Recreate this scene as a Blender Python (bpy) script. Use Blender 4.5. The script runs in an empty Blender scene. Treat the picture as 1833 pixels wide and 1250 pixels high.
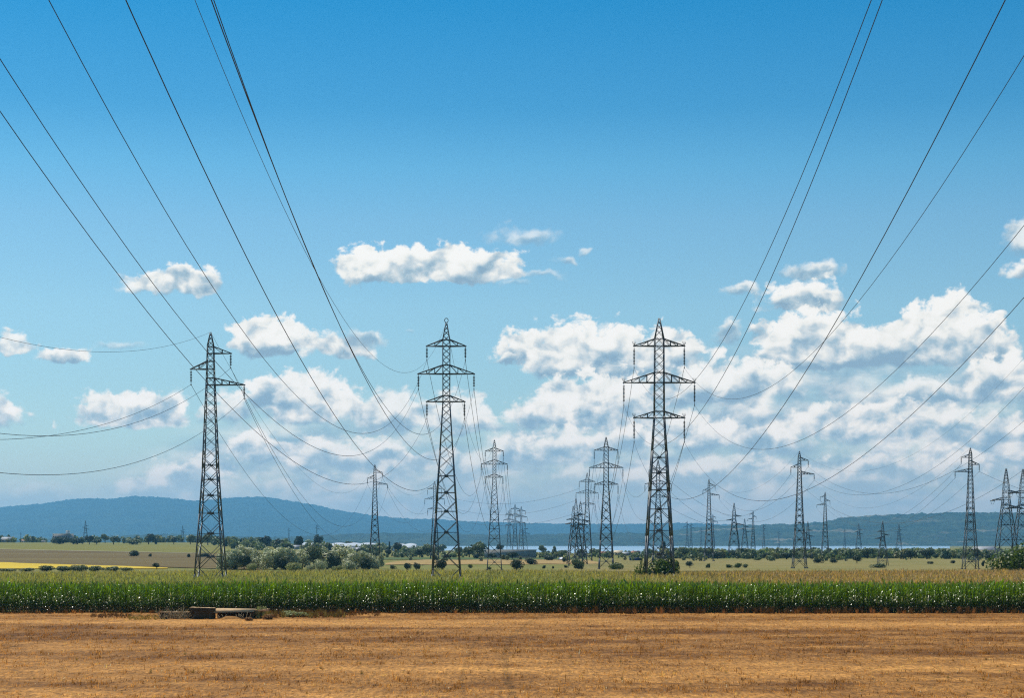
import bpy, math, random
import numpy as np

# ------------------------------------------------------------------ camera, sky, sun, exposure
F = 3400.0          # focal length in photo pixels (photo is 1833 px wide)
CX, YH, ZC = 916.5, 975.0, 6.0
scene = bpy.context.scene
COL = scene.collection

cam_data = bpy.data.cameras.new('camera')
cam_data.sensor_width = 36.0
cam_data.lens = 36.0 * F / 1833.0
cam_data.shift_y = (YH - 625.0) / 1833.0
cam_data.clip_start = 0.5
cam_data.clip_end = 60000.0
cam = bpy.data.objects.new('camera', cam_data)
cam.location = (0, 0, ZC)
cam.rotation_euler = (math.radians(90), 0, 0)
COL.objects.link(cam)
scene.camera = cam

SUN_EL = math.radians(56.0)
SUN_AZ = math.radians(-46.0)       # measured from +Y towards +X: ahead of the viewer and to the left
sun_data = bpy.data.lights.new('sun', 'SUN')
sun_data.energy = 5.0
sun_data.angle = math.radians(0.9)
sun_data.color = (1.0, 0.94, 0.84)
sun = bpy.data.objects.new('sun', sun_data)
COL.objects.link(sun)
from mathutils import Vector, Matrix
sdir = Vector((math.sin(SUN_AZ) * math.cos(SUN_EL), math.cos(SUN_AZ) * math.cos(SUN_EL), math.sin(SUN_EL)))
sun.rotation_euler = sdir.to_track_quat('Z', 'Y').to_euler()

scene.view_settings.view_transform = 'Standard'
scene.view_settings.look = 'None'
scene.view_settings.exposure = 0.0
scene.view_settings.gamma = 1.0
scene.render.film_transparent = False
try:
    scene.cycles.max_bounces = 6
    scene.cycles.diffuse_bounces = 2
    scene.cycles.glossy_bounces = 2
    scene.cycles.transmission_bounces = 3
    scene.cycles.transparent_max_bounces = 8
    scene.cycles.volume_bounces = 0
    scene.cycles.sample_clamp_indirect = 4.0
    scene.cycles.sample_clamp_direct = 12.0
    scene.cycles.use_denoising = False
    scene.cycles.pixel_filter_type = 'BLACKMAN_HARRIS'
    scene.cycles.filter_width = 1.2
except Exception:
    pass

world = bpy.data.worlds.new('World')
scene.world = world
world.use_nodes = True
try:
    world.cycles.sampling_method = 'MANUAL'
    world.cycles.sample_map_resolution = 512
except Exception:
    pass


class NT:
    """tiny helper for writing node trees"""
    def __init__(self, tree):
        self.t = tree
        self.n = tree.nodes
        self.l = tree.links

    def node(self, kind, **kw):
        nd = self.n.new(kind)
        for k, v in kw.items():
            setattr(nd, k, v)
        return nd

    def put(self, sock, v):
        if isinstance(v, bpy.types.NodeSocket):
            self.l.new(v, sock)
        elif v is not None:
            if hasattr(sock.default_value, '__len__') and not hasattr(v, '__len__'):
                v = (v,) * len(sock.default_value)
            if hasattr(sock.default_value, '__len__') and len(v) == 3 and len(sock.default_value) == 4:
                v = (*v, 1.0)
            sock.default_value = v

    def m(self, op, a, b=None, c=None, clamp=False):
        nd = self.node('ShaderNodeMath', operation=op)
        nd.use_clamp = clamp
        self.put(nd.inputs[0], a)
        if b is not None:
            self.put(nd.inputs[1], b)
        if c is not None:
            self.put(nd.inputs[2], c)
        return nd.outputs[0]

    def mapr(self, v, a, b, c=0.0, d=1.0, smooth=False):
        nd = self.node('ShaderNodeMapRange')
        nd.interpolation_type = 'SMOOTHSTEP' if smooth else 'LINEAR'
        self.put(nd.inputs[0], v)
        for i, x in enumerate((a, b, c, d)):
            self.put(nd.inputs[i + 1], x)
        return nd.outputs[0]

    def mix(self, f, a, b, blend='MIX'):
        nd = self.node('ShaderNodeMix', data_type='RGBA', blend_type=blend)
        self.put(nd.inputs[0], f)
        self.put(nd.inputs[6], a)
        self.put(nd.inputs[7], b)
        return nd.outputs[2]

    def ramp(self, f, stops, interp='LINEAR'):
        nd = self.node('ShaderNodeValToRGB')
        cr = nd.color_ramp
        cr.interpolation = interp
        while len(cr.elements) < len(stops):
            cr.elements.new(0.5)
        for e, (p, c) in zip(cr.elements, stops):
            e.position = p
            e.color = (*c, 1.0) if len(c) == 3 else c
        self.put(nd.inputs[0], f)
        return nd.outputs[0]

    def noise(self, vec, scale, detail=4.0, rough=0.55, dims='3D', dist=0.0):
        nd = self.node('ShaderNodeTexNoise', noise_dimensions=dims)
        if vec is not None:
            self.l.new(vec, nd.inputs['Vector'])
        nd.inputs['Scale'].default_value = scale
        nd.inputs['Detail'].default_value = detail
        nd.inputs['Roughness'].default_value = rough
        nd.inputs['Distortion'].default_value = dist
        return nd.outputs[0]

    def comb(self, x, y, z=0.0):
        nd = self.node('ShaderNodeCombineXYZ')
        self.put(nd.inputs[0], x)
        self.put(nd.inputs[1], y)
        self.put(nd.inputs[2], z)
        return nd.outputs[0]


def s2l(c):
    """8-bit sRGB triple -> linear"""
    return tuple(((x / 255.0) / 12.92 if x / 255.0 <= 0.04045 else ((x / 255.0 + 0.055) / 1.055) ** 2.4) for x in c)


SKY_STRENGTH = 0.1


def build_world():
    w = NT(world.node_tree)
    w.n.clear()
    out = w.node('ShaderNodeOutputWorld')
    bg = w.node('ShaderNodeBackground')
    bg.inputs['Strength'].default_value = SKY_STRENGTH
    w.l.new(bg.outputs[0], out.inputs[0])
    sky = w.node('ShaderNodeTexSky', sky_type='NISHITA')
    sky.sun_disc = False
    sky.sun_elevation = SUN_EL
    sky.sun_rotation = SUN_AZ
    sky.altitude = 100
    sky.air_density = 1.0
    sky.dust_density = 0.4
    sky.ozone_density = 2.5
    tc = w.node('ShaderNodeTexCoord')
    sep = w.node('ShaderNodeSeparateXYZ')
    w.l.new(tc.outputs['Generated'], sep.inputs[0])
    x, y, z = sep.outputs
    az = w.m('ARCTAN2', x, y)
    el = w.m('ARCSINE', z)
    u = w.m('MULTIPLY', az, 34.0)
    v = w.m('MULTIPLY', el, 34.0)
    # atmosphere grade: deep blue high up, paler and slightly teal towards the horizon
    grade = w.ramp(w.m('DIVIDE', v, 34.0), SKYRAMP)
    col = w.mix(1.0, sky.outputs[0], grade, 'MULTIPLY')
    # ---- shared noise fields
    p = w.comb(u, w.m('MULTIPLY', v, 1.2))
    nz = w.node('ShaderNodeTexNoise', noise_dimensions='2D')
    w.l.new(p, nz.inputs['Vector'])
    nz.inputs['Scale'].default_value = 1.5
    nz.inputs['Detail'].default_value = 4.0
    nz.inputs['Roughness'].default_value = 0.55
    sc = w.node('ShaderNodeSeparateColor')
    w.l.new(nz.outputs['Color'], sc.inputs[0])
    wu = w.m('MULTIPLY_ADD', w.m('SUBTRACT', sc.outputs[0], 0.5), 0.7, u)
    wv = w.m('MULTIPLY_ADD', w.m('SUBTRACT', sc.outputs[1], 0.5), 0.45, v)
    q0 = w.comb(w.m('MULTIPLY_ADD', w.m('SUBTRACT', sc.outputs[1], 0.5), 0.30, u),
                w.m('MULTIPLY_ADD', w.m('SUBTRACT', sc.outputs[2], 0.5), 0.30, w.m('MULTIPLY', v, 1.25)))
    vo = w.node('ShaderNodeTexVoronoi', voronoi_dimensions='2D', feature='F1')
    w.l.new(q0, vo.inputs['Vector'])
    vo.inputs['Scale'].default_value = 3.4
    vo.inputs['Detail'].default_value = 2.0
    vo.inputs['Roughness'].default_value = 0.5
    vo.inputs['Lacunarity'].default_value = 2.3
    vo.normalize = True
    n_edge = w.noise(q0, 4.0, 5.5, 0.56, '2D')
    n_big = w.noise(q0, 1.1, 2.0, 0.5, '2D')
    B0 = w.m('MULTIPLY', w.m('SUBTRACT', 0.40, vo.outputs['Distance']), 0.55)
    B0 = w.m('MULTIPLY_ADD', w.m('SUBTRACT', n_edge, 0.5), 0.66, B0)
    B0 = w.m('MULTIPLY_ADD', w.m('SUBTRACT', n_big, 0.5), 0.9, B0)
    # shade field: difference of a soft field along the light direction
    def soft(dx, dy):
        vm = w.node('ShaderNodeVectorMath', operation='ADD')
        w.l.new(q0, vm.inputs[0])
        vm.inputs[1].default_value = (dx, dy, 0)
        return w.noise(vm.outputs[0], 1.9, 3.5, 0.48, '2D')
    grad = w.m('SUBTRACT', soft(0.0, 0.0), soft(-0.10, 0.20))
    G = w.m('MULTIPLY', grad, 1.9)
    G = w.m('MULTIPLY_ADD', w.m('SUBTRACT', 0.35, vo.outputs['Distance']), 0.32, G)
    G = w.m('MULTIPLY_ADD', w.m('SUBTRACT', n_edge, 0.5), 0.20, G)

    # ---- thin broken layer behind the puffs
    lay = w.noise(w.comb(w.m('MULTIPLY', u, 0.40), w.m('MULTIPLY', v, 1.0)), 1.5, 5.0, 0.55, '2D', 0.3)
    lay2 = w.noise(w.comb(w.m('MULTIPLY', u, 0.6), w.m('MULTIPLY', v, 1.5), 3.0), 1.7, 4.0, 0.5, '2D', 0.2)
    top = w.ramp(w.mapr(az, -0.35, 0.35, 0, 1),
                 [(0.0, (.06,) * 3), (0.18, (.10,) * 3), (0.28, (.235,) * 3), (0.40, (.27,) * 3),
                  (0.475, (.20,) * 3), (0.53, (.30,) * 3), (0.66, (.36,) * 3), (0.85, (.35,) * 3), (1.0, (.33,) * 3)])
    topv = w.m('MULTIPLY', top, 10.0)
    cover = w.mapr(w.m('SUBTRACT', topv, v), -0.2, 1.0, 0, 1, True)
    la = w.m('MULTIPLY', cover, w.mapr(lay, 0.34, 0.56, 0.45, 1.0, True))
    ls = w.m('MULTIPLY_ADD', G, 0.5, w.mapr(lay2, 0.3, 0.7, 0.05, 0.72))
    st = w.comb(w.m('MULTIPLY', ls, la), la)        # (premultiplied shade, coverage)

    g = bpy.data.node_groups.new('cumulus', 'ShaderNodeTree')
    def gi(nm, kind):
        g.interface.new_socket(name=nm, in_out='INPUT', socket_type=kind)
    gi('S', 'NodeSocketVector'); gi('P', 'NodeSocketVector')
    for nm in ('B', 'G'):
        gi(nm, 'NodeSocketFloat')
    gi('k', 'NodeSocketVector'); gi('o', 'NodeSocketVector')
    for nm in ('op', 'tone', 'edge'):
        gi(nm, 'NodeSocketFloat')
    g.interface.new_socket(name='S', in_out='OUTPUT', socket_type='NodeSocketVector')
    g.interface.new_socket(name='P', in_out='OUTPUT', socket_type='NodeSocketVector')
    k = NT(g)
    I = k.node('NodeGroupInput').outputs
    O = k.node('NodeGroupOutput').inputs
    vm = k.node('ShaderNodeVectorMath', operation='MULTIPLY_ADD')
    k.put(vm.inputs[0], I['P']); k.put(vm.inputs[1], I['k']); k.put(vm.inputs[2], I['o'])
    sp = k.node('ShaderNodeSeparateXYZ')
    k.l.new(vm.outputs[0], sp.inputs[0])
    yn = k.m('MINIMUM', sp.outputs[1], sp.outputs[2])
    ln = k.node('ShaderNodeVectorMath', operation='LENGTH')
    k.l.new(k.comb(sp.outputs[0], yn), ln.inputs[0])
    amp = k.m('MULTIPLY_ADD', yn, 0.5, 0.75, clamp=True)     # bumps matter less along the flat base
    d = k.m('MULTIPLY_ADD', I['B'], amp, k.m('SUBTRACT', 1.0, ln.outputs['Value']))
    a = k.mapr(d, 0.0, k.m('MULTIPLY', I['edge'], k.m('SUBTRACT', 1.9, amp)), 0.0, 1.0, True)
    a = k.m('MULTIPLY', a, I['op'])
    sh = k.m('MULTIPLY_ADD', yn, 0.60, I['tone'])
    sh = k.m('MULTIPLY_ADD', d, -0.30, sh)
    sh = k.m('ADD', sh, I['G'], clamp=True)
    mx = k.node('ShaderNodeMix', data_type='VECTOR')
    k.put(mx.inputs[0], a); k.put(mx.inputs[4], I['S']); k.put(mx.inputs[5], k.comb(sh, 1.0))
    k.l.new(mx.outputs[1], O[0])
    # P is handed on through each group so that the groups are evaluated one after another
    v2 = k.node('ShaderNodeVectorMath', operation='MULTIPLY_ADD')
    k.put(v2.inputs[0], mx.outputs[1]); k.put(v2.inputs[1], (1e-7,) * 3); k.put(v2.inputs[2], I['P'])
    k.l.new(v2.outputs[0], O[1])

    P = w.comb(wu, wv, wv)
    for (px, py, ww, hu, hd, op, tone, edge) in CLOUDS:
        azc = math.atan((px - CX) / F)
        elc = math.atan((YH - py) / F * math.cos(azc))
        gn = w.node('ShaderNodeGroup')
        gn.node_tree = g
        w.l.new(st, gn.inputs[0])
        w.l.new(P, gn.inputs[1])
        w.l.new(B0, gn.inputs[2])
        w.l.new(G, gn.inputs[3])
        ks = (100.0 / ww, 100.0 / hu, 100.0 / hd)
        gn.inputs[4].default_value = ks
        gn.inputs[5].default_value = (-azc * 34 * ks[0], -elc * 34 * ks[1], -elc * 34 * ks[2])
        gn.inputs[6].default_value = op
        gn.inputs[7].default_value = 0.50 + tone + (0.06 if py > 720 else 0.0)
        gn.inputs[8].default_value = edge * 1.2
        st = gn.outputs[0]
        P = gn.outputs[1]
    sp = w.node('ShaderNodeSeparateXYZ')
    w.l.new(st, sp.inputs[0])
    A = sp.outputs[1]
    sh = w.m('DIVIDE', sp.outputs[0], w.m('MAXIMUM', A, 0.001))
    cc = w.ramp(sh, [(0.0, s2l((142, 172, 194))), (0.25, s2l((170, 194, 208))), (0.50, s2l((212, 222, 226))),
                     (0.74, s2l((246, 247, 242))), (1.0, (0.99, 0.99, 0.96))])
    cc = w.mix(1.0, cc, (1.02 / SKY_STRENGTH,) * 3, 'MULTIPLY')
    col = w.mix(A, col, cc)
    # pale air along the horizon veils the lowest clouds
    veil = w.mapr(v, 0.3, 1.9, 0.85, 0.0, True)
    col = w.mix(veil, col, tuple(c / SKY_STRENGTH for c in (0.50, 0.62, 0.66)))
    # the low sky glows brighter than the haze in front of it lets through
    lift = w.ramp(w.m('DIVIDE', v, 10.0), [(0.0, (.96, .70, .54)), (0.08, (.80, .64, .53)), (0.16, (.65, .575, .52)), (0.28, (.56, .525, .495)), (0.45, (.52, .50, .48)), (0.8, (.49, .49, .49))])
    col = w.mix(1.0, col, lift, 'MULTIPLY')
    col = w.mix(1.0, col, (2.08, 2.08, 2.08), 'MULTIPLY')
    w.l.new(col, bg.inputs[0])


SKYRAMP = [(0.0, (.62, .86, .90)), (0.043, (.72, .90, .98)), (0.124, (.76, 1.03, 1.07)), (0.168, (.62, .98, 1.06)), (0.196, (.43, .94, 1.06)), (0.225, (.22, .78, .98)), (0.28, (.06, .69, .96)), (1.0, (.10, .60, .9))]

CLOUDS = [  # px, py (base line), half width, height up, depth below, opacity, tone, edge softness
    (935, 430, 62, 24, 14, .62, .05, .7), (880, 432, 30, 14, 10, .35, .0, .8), (1012, 468, 24, 11, 8, .7, .1, .6), (1042, 452, 16, 10, 8, .6, .1, .7),
    (965, 494, 55, 10, 8, .5, .05, .8),
    (300, 517, 92, 34, 14, 1, .12, .28), (350, 505, 55, 36, 26, 1, .06, .25), (225, 505, 30, 14, 14, .5, .05, .8),
    (650, 490, 78, 46, 16, 1, .2, .2), (770, 492, 150, 58, 16, 1, .2, .2), (860, 482, 82, 44, 26, 1, .14, .22),
    (478, 618, 76, 50, 22, 1, .06, .2), (520, 622, 55, 26, 12, 1, .04, .3),
    (605, 632, 74, 34, 12, 1, .1, .3), (645, 612, 52, 26, 18, .8, .0, .5),
    (12, 628, 52, 32, 10, .95, .05, .3), (118, 642, 38, 26, 10, 1, .12, .3), (205, 628, 55, 14, 8, .5, .0, .8),
    (-5, 750, 50, 56, 26, 1, .05, .3), (85, 760, 10, 14, 8, .6, .1, .6),
    (225, 752, 90, 54, 20, 1, .05, .25), (300, 745, 50, 48, 28, 1, .05, .3), (740, 598, 14, 8, 6, .4, 0, .8), (925, 508, 30, 8, 6, .3, 0, .8),
    (1440, 492, 66, 26, 10, .85, .0, .5), (1335, 525, 36, 14, 10, .8, .08, .5), (1440, 548, 84, 50, 14, 1, .02, .28),
    (1300, 602, 36, 36, 24, .85, .0, .4), (1830, 436, 36, 42, 26, .8, .0, .45), (1845, 492, 46, 28, 12, .95, .1, .35),
    (1470, 640, 130, 92, 26, 1, .04, .2), (1700, 632, 118, 96, 30, 1, .06, .2), (1590, 640, 90, 70, 26, 1, .0, .3),
    (960, 642, 70, 62, 14, 1, .08, .22), (1075, 655, 150, 80, 30, 1, .04, .22), (1190, 645, 68, 60, 26, 1, .08, .25), (905, 645, 26, 12, 8, 1, .1, .4),
    (1330, 700, 120, 62, 30, 1, .06, .28), (1230, 705, 90, 50, 30, 1, .0, .3),
    (1780, 700, 90, 56, 26, 1, .06, .28), (1680, 712, 80, 40, 22, .9, -.04, .35),
    (560, 735, 110, 66, 28, 1, .04, .25), (480, 712, 56, 44, 26, 1, .08, .25), (690, 752, 100, 56, 28, .9, .0, .35), (812, 764, 80, 62, 26, .9, .0, .35),
    (410, 735, 55, 38, 30, .9, .04, .35), (868, 762, 40, 26, 16, .7, 0, .5),
    (1060, 740, 130, 78, 36, 1, .06, .24), (970, 750, 70, 52, 26, 1, .04, .3),
    (1500, 772, 110, 50, 30, .9, -.02, .35), (1640, 762, 120, 46, 26, .85, .0, .35), (1790, 780, 90, 44, 24, .85, -.02, .4),
    (1380, 800, 100, 46, 26, .85, -.02, .4), (1240, 790, 110, 50, 26, .9, .0, .35), (1000, 815, 120, 56, 30, .9, -.02, .35), (1120, 800, 90, 40, 26, .85, -.02, .4),
    (570, 822, 110, 46, 26, .9, -.02, .35), (690, 830, 90, 44, 26, .85, -.02, .4), (470, 815, 60, 44, 26, .9, .0, .35), (800, 838, 90, 40, 22, .8, -.04, .45),
    (345, 865, 80, 54, 26, .85, .0, .4), (315, 850, 26, 22, 14, .9, .08, .4), (245, 880, 60, 30, 14, .8, .0, .45), (520, 875, 120, 36, 22, .7, -.05, .5),
    (1700, 850, 130, 44, 26, .75, -.04, .45), (1560, 840, 100, 40, 22, .75, -.04, .45), (1420, 860, 120, 40, 26, .7, -.06, .5), (1280, 850, 90, 40, 22, .7, -.04, .5),
    (1060, 870, 130, 40, 26, .6, -.06, .6), (1800, 870, 90, 34, 20, .7, -.05, .5), (60, 890, 120, 30, 20, .4, -.05, .7), (760, 895, 160, 28, 20, .5, -.08, .7),
]
build_world()

# ------------------------------------------------------------------ small mesh toolkit
RNG = np.random.default_rng(7)
random.seed(7)


def sm(a, b, x):
    t = np.clip((np.asarray(x, float) - a) / (b - a), 0, 1)
    return t * t * (3 - 2 * t)


def vnoise(x, y, seed=0):
    """cheap value noise, numpy"""
    x = np.asarray(x, float); y = np.asarray(y, float)
    xi = np.floor(x).astype(np.int64); yi = np.floor(y).astype(np.int64)
    fx = x - xi; fy = y - yi
    fx = fx * fx * (3 - 2 * fx); fy = fy * fy * (3 - 2 * fy)

    def h(a, b):
        n = (a * 374761393 + b * 668265263 + seed * 1442695041) & 0x7fffffff
        n = ((n ^ (n >> 13)) * 1274126177) & 0x7fffffff
        return ((n ^ (n >> 16)) & 0xffff) / 65535.0
    return ((h(xi, yi) * (1 - fx) + h(xi + 1, yi) * fx) * (1 - fy)
            + (h(xi, yi + 1) * (1 - fx) + h(xi + 1, yi + 1) * fx) * fy)


def fbm(x, y, o=4, seed=0):
    s = 0; a = 0.5
    for i in range(o):
        s = s + a * vnoise(x * 2 ** i, y * 2 ** i, seed + i)
        a *= 0.5
    return s


def mesh_from(name, V, faces, mats, attr=None, mat_idx=None, smooth=False):
    """V Nx3, faces: list of int arrays (MxK); attr: Nx3 point colours"""
    V = np.asarray(V, np.float32)
    me = bpy.data.meshes.new(name)
    fl = [np.asarray(f, np.int32) for f in (faces if isinstance(faces, list) else [faces]) if len(f)]
    loops = np.concatenate([f.ravel() for f in fl])
    counts = np.concatenate([np.full(len(f), f.shape[1], np.int32) for f in fl])
    starts = np.concatenate([[0], np.cumsum(counts)[:-1]]).astype(np.int32)
    me.vertices.add(len(V)); me.vertices.foreach_set('co', V.ravel())
    me.loops.add(len(loops)); me.loops.foreach_set('vertex_index', loops)
    me.polygons.add(len(counts)); me.polygons.foreach_set('loop_start', starts)
    me.polygons.foreach_set('loop_total', counts)
    for m in (mats if isinstance(mats, (list, tuple)) else [mats]):
        me.materials.append(m)
    if mat_idx is not None:
        me.polygons.foreach_set('material_index', np.asarray(mat_idx, np.int32))
    if smooth:
        me.polygons.foreach_set('use_smooth', np.ones(len(counts), bool))
    if attr is not None:
        at = me.attributes.new('tint', 'FLOAT_COLOR', 'POINT')
        c = np.ones((len(V), 4), np.float32); c[:, :3] = attr
        at.data.foreach_set('color', c.ravel())
    me.update(calc_edges=True)
    return me


def link(name, me, parent=None, loc=(0, 0, 0), rz=0.0, scale=None):
    o = bpy.data.objects.new(name, me)
    o.location = loc
    o.rotation_euler = (0, 0, rz)
    if scale is not None:
        o.scale = scale if hasattr(scale, '__len__') else (scale,) * 3
    COL.objects.link(o)
    if parent is not None:
        o.parent = parent
    return o


LABELS = {}


def tag(o, label, cat, group=None):
    if label in LABELS:
        print('DUP LABEL', label)
    LABELS[label] = 1
    o['label'] = label
    o['category'] = cat
    if group:
        o['group'] = group
    return o


def structure(o):
    o['kind'] = 'structure'
    return o


class Bars:
    """collects straight square bars and boxes into one mesh"""
    def __init__(self):
        self.V = []; self.Q = []; self.n = 0

    def bar(self, p, q, t, t2=None):
        p = np.array(p, float); q = np.array(q, float)
        d = q - p; L = np.linalg.norm(d)
        if L < 1e-6:
            return
        d /= L
        a = np.cross(d, (0, 0, 1.0))
        if np.linalg.norm(a) < 1e-3:
            a = np.array((1.0, 0, 0))
        a /= np.linalg.norm(a); b = np.cross(d, a)
        t2 = t if t2 is None else t2
        vs = []
        for c, tt in ((p, t), (q, t2)):
            for s1, s2 in ((-1, -1), (1, -1), (1, 1), (-1, 1)):
                vs.append(c + a * s1 * tt / 2 + b * s2 * tt / 2)
        self.V += vs
        n = self.n
        self.Q += [(n, n + 1, n + 5, n + 4), (n + 1, n + 2, n + 6, n + 5), (n + 2, n + 3, n + 7, n + 6),
                   (n + 3, n, n + 4, n + 7), (n + 3, n + 2, n + 1, n), (n + 4, n + 5, n + 6, n + 7)]
        self.n += 8

    def box(self, c, s, rz=0.0):
        c = np.array(c, float); s = np.array(s, float) / 2
        ca, sa = math.cos(rz), math.sin(rz)
        vs = []
        for z in (-1, 1):
            for x, y in ((-1, -1), (1, -1), (1, 1), (-1, 1)):
                X, Y = x * s[0], y * s[1]
                vs.append((c[0] + X * ca - Y * sa, c[1] + X * sa + Y * ca, c[2] + z * s[2]))
        self.V += vs
        n = self.n
        self.Q += [(n, n + 1, n + 5, n + 4), (n + 1, n + 2, n + 6, n + 5), (n + 2, n + 3, n + 7, n + 6),
                   (n + 3, n, n + 4, n + 7), (n + 3, n + 2, n + 1, n), (n + 4, n + 5, n + 6, n + 7)]
        self.n += 8

    def lathe(self, prof, c, seg=8):
        c = np.array(c, float)
        n = self.n; m = len(prof)
        for r, z in prof:
            for i in range(seg):
                a = 2 * math.pi * i / seg
                self.V.append((c[0] + r * math.cos(a), c[1] + r * math.sin(a), c[2] + z))
        for j in range(m - 1):
            for i in range(seg):
                k = (i + 1) % seg
                self.Q.append((n + j * seg + i, n + j * seg + k, n + (j + 1) * seg + k, n + (j + 1) * seg + i))
        self.n += m * seg

    def mesh(self, name, mat):
        return mesh_from(name, np.array(self.V), np.array(self.Q), mat)


# ------------------------------------------------------------------ materials
def new_mat(name):
    m = bpy.data.materials.new(name)
    m.use_nodes = True
    t = NT(m.node_tree)
    t.n.clear()
    out = t.node('ShaderNodeOutputMaterial')
    return m, t, out


def mat_plain(name, col, rough=0.8, metal=0.0, spec=0.3, var=0.25, scale=3.0, col2=None, bump=0.0, bscale=20.0):
    m, t, out = new_mat(name)
    b = t.node('ShaderNodeBsdfPrincipled')
    tc = t.node('ShaderNodeTexCoord')
    n = t.noise(tc.outputs['Object'], scale, 5.0, 0.6)
    c2 = col2 if col2 is not None else tuple(c * (1 - var) for c in col)
    c1 = col if col2 is not None else tuple(min(1, c * (1 + var)) for c in col)
    t.l.new(t.mix(t.mapr(n, 0.3, 0.7), c1, c2), b.inputs['Base Color'])
    b.inputs['Roughness'].default_value = rough
    b.inputs['Metallic'].default_value = metal
    b.inputs['Specular IOR Level'].default_value = spec
    if bump:
        bp = t.node('ShaderNodeBump')
        bp.inputs['Strength'].default_value = bump
        bp.inputs['Distance'].default_value = 0.02
        t.l.new(t.noise(tc.outputs['Object'], bscale, 6.0, 0.65), bp.inputs['Height'])
        t.l.new(bp.outputs[0], b.inputs['Normal'])
    t.l.new(b.outputs[0], out.inputs[0])
    return m


def mat_leaf(name, col, rough=0.45, spec=0.4, trans=0.35, tcol=None, use_attr=True, var=0.35):
    """leaf: base colour x per-leaf tint, a bit of light passing through"""
    m, t, out = new_mat(name)
    b = t.node('ShaderNodeBsdfPrincipled')
    if use_attr:
        at = t.node('ShaderNodeAttribute', attribute_name='tint')
        base = t.mix(1.0, at.outputs['Color'], col, 'MULTIPLY')
    else:
        tc = t.node('ShaderNodeTexCoord')
        n = t.noise(tc.outputs['Object'], 2.0, 4.0, 0.6)
        base = t.mix(t.mapr(n, 0.3, 0.7), tuple(c * (1 + var) for c in col), tuple(c * (1 - var) for c in col))
    t.l.new(base, b.inputs['Base Color'])
    b.inputs['Roughness'].default_value = rough
    b.inputs['Specular IOR Level'].default_value = spec
    tr = t.node('ShaderNodeBsdfTranslucent')
    t.l.new(t.mix(1.0, base, tcol or (1.3, 1.35, 0.6), 'MULTIPLY'), tr.inputs[0])
    ms = t.node('ShaderNodeMixShader')
    ms.inputs[0].default_value = trans
    t.l.new(b.outputs[0], ms.inputs[1])
    t.l.new(tr.outputs[0], ms.inputs[2])
    t.l.new(ms.outputs[0], out.inputs[0])
    return m


def mat_attr(name, rough=0.9, spec=0.15, mul=(1, 1, 1), nscale=None, namp=0.3, litter=False):
    m, t, out = new_mat(name)
    b = t.node('ShaderNodeBsdfPrincipled')
    at = t.node('ShaderNodeAttribute', attribute_name='tint')
    c = t.mix(1.0, at.outputs['Color'], mul, 'MULTIPLY')
    if nscale:
        tc = t.node('ShaderNodeTexCoord')
        n = t.noise(tc.outputs['Object'], nscale, 6.0, 0.65)
        f = t.mapr(n, 0.3, 0.7, 1 - namp, 1 + namp)
        c = t.mix(1.0, c, f, 'MULTIPLY')
        if litter:      # chopped straw and bare soil lying in drilled rows along the field
            sp = t.node('ShaderNodeSeparateXYZ')
            t.l.new(tc.outputs['Object'], sp.inputs[0])
            n1 = t.noise(t.comb(t.m('MULTIPLY', sp.outputs[0], 5.5), t.m('MULTIPLY', sp.outputs[1], 1.1)), 1.0, 4.0, 0.7)
            n2 = t.noise(t.comb(t.m('MULTIPLY', sp.outputs[0], 1.1), t.m('MULTIPLY', sp.outputs[1], 0.8)), 1.0, 4.0, 0.6)
            c = t.mix(1.0, c, t.mapr(n1, 0.32, 0.68, 0.45, 1.65), 'MULTIPLY')
            c = t.mix(1.0, c, t.mapr(n2, 0.32, 0.68, 0.78, 1.22), 'MULTIPLY')
            c = t.mix(t.mapr(n1, 0.66, 0.74, 0, 0.7), c, (.74, .42, .16))
    t.l.new(c, b.inputs['Base Color'])
    b.inputs['Roughness'].default_value = rough
    b.inputs['Specular IOR Level'].default_value = spec
    t.l.new(b.outputs[0], out.inputs[0])
    return m


M = {}
M['steel'] = mat_plain('weathered_galvanised_steel', (.105, .12, .13), rough=0.5, metal=0.45, spec=0.5, var=0.45, scale=1.3)
M['steel_far'] = mat_plain('far_galvanised_steel', (.065, .08, .09), rough=0.6, metal=0.2, spec=0.4, var=0.3, scale=0.5)
M['insulator'] = mat_plain('glazed_insulator', (.05, .055, .05), rough=0.25, spec=0.6, var=0.2)
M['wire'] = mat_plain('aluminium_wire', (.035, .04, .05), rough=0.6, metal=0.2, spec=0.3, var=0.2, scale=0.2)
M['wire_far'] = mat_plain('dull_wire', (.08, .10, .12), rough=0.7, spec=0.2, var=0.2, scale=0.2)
M['concrete'] = mat_plain('weathered_concrete', (.55, .37, .20), rough=0.92, spec=0.15, var=0.25, scale=2.5, bump=0.6, bscale=9.0)
M['concrete_shaded'] = mat_plain('shaded_dark_concrete', (.075, .055, .028), rough=0.95, spec=0.1, var=0.45, scale=3.5, bump=0.8, bscale=12.0)  # concrete darkened to carry the shade on fronts and in recesses
M['bark'] = mat_plain('bark', (.07, .055, .04), rough=0.95, spec=0.1, var=0.3, scale=2.0)
M['twig'] = mat_plain('dry_twig', (.42, .34, .20), rough=0.9, spec=0.1, var=0.3, scale=5.0)
M['white_wall'] = mat_plain('white_render', (.72, .72, .68), rough=0.8, var=0.08, scale=0.4)
M['cream_wall'] = mat_plain('cream_render', (.62, .50, .32), rough=0.85, var=0.15, scale=0.4)
M['grey_wall'] = mat_plain('grey_render', (.30, .30, .29), rough=0.85, var=0.15, scale=0.4)
M['white_sheet'] = mat_plain('white_greenhouse_sheet', (.56, .58, .58), rough=0.35, spec=0.5, var=0.06, scale=0.3)
M['roof_red'] = mat_plain('clay_tile_roof', (.33, .15, .08), rough=0.85, var=0.25, scale=1.0)
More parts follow.
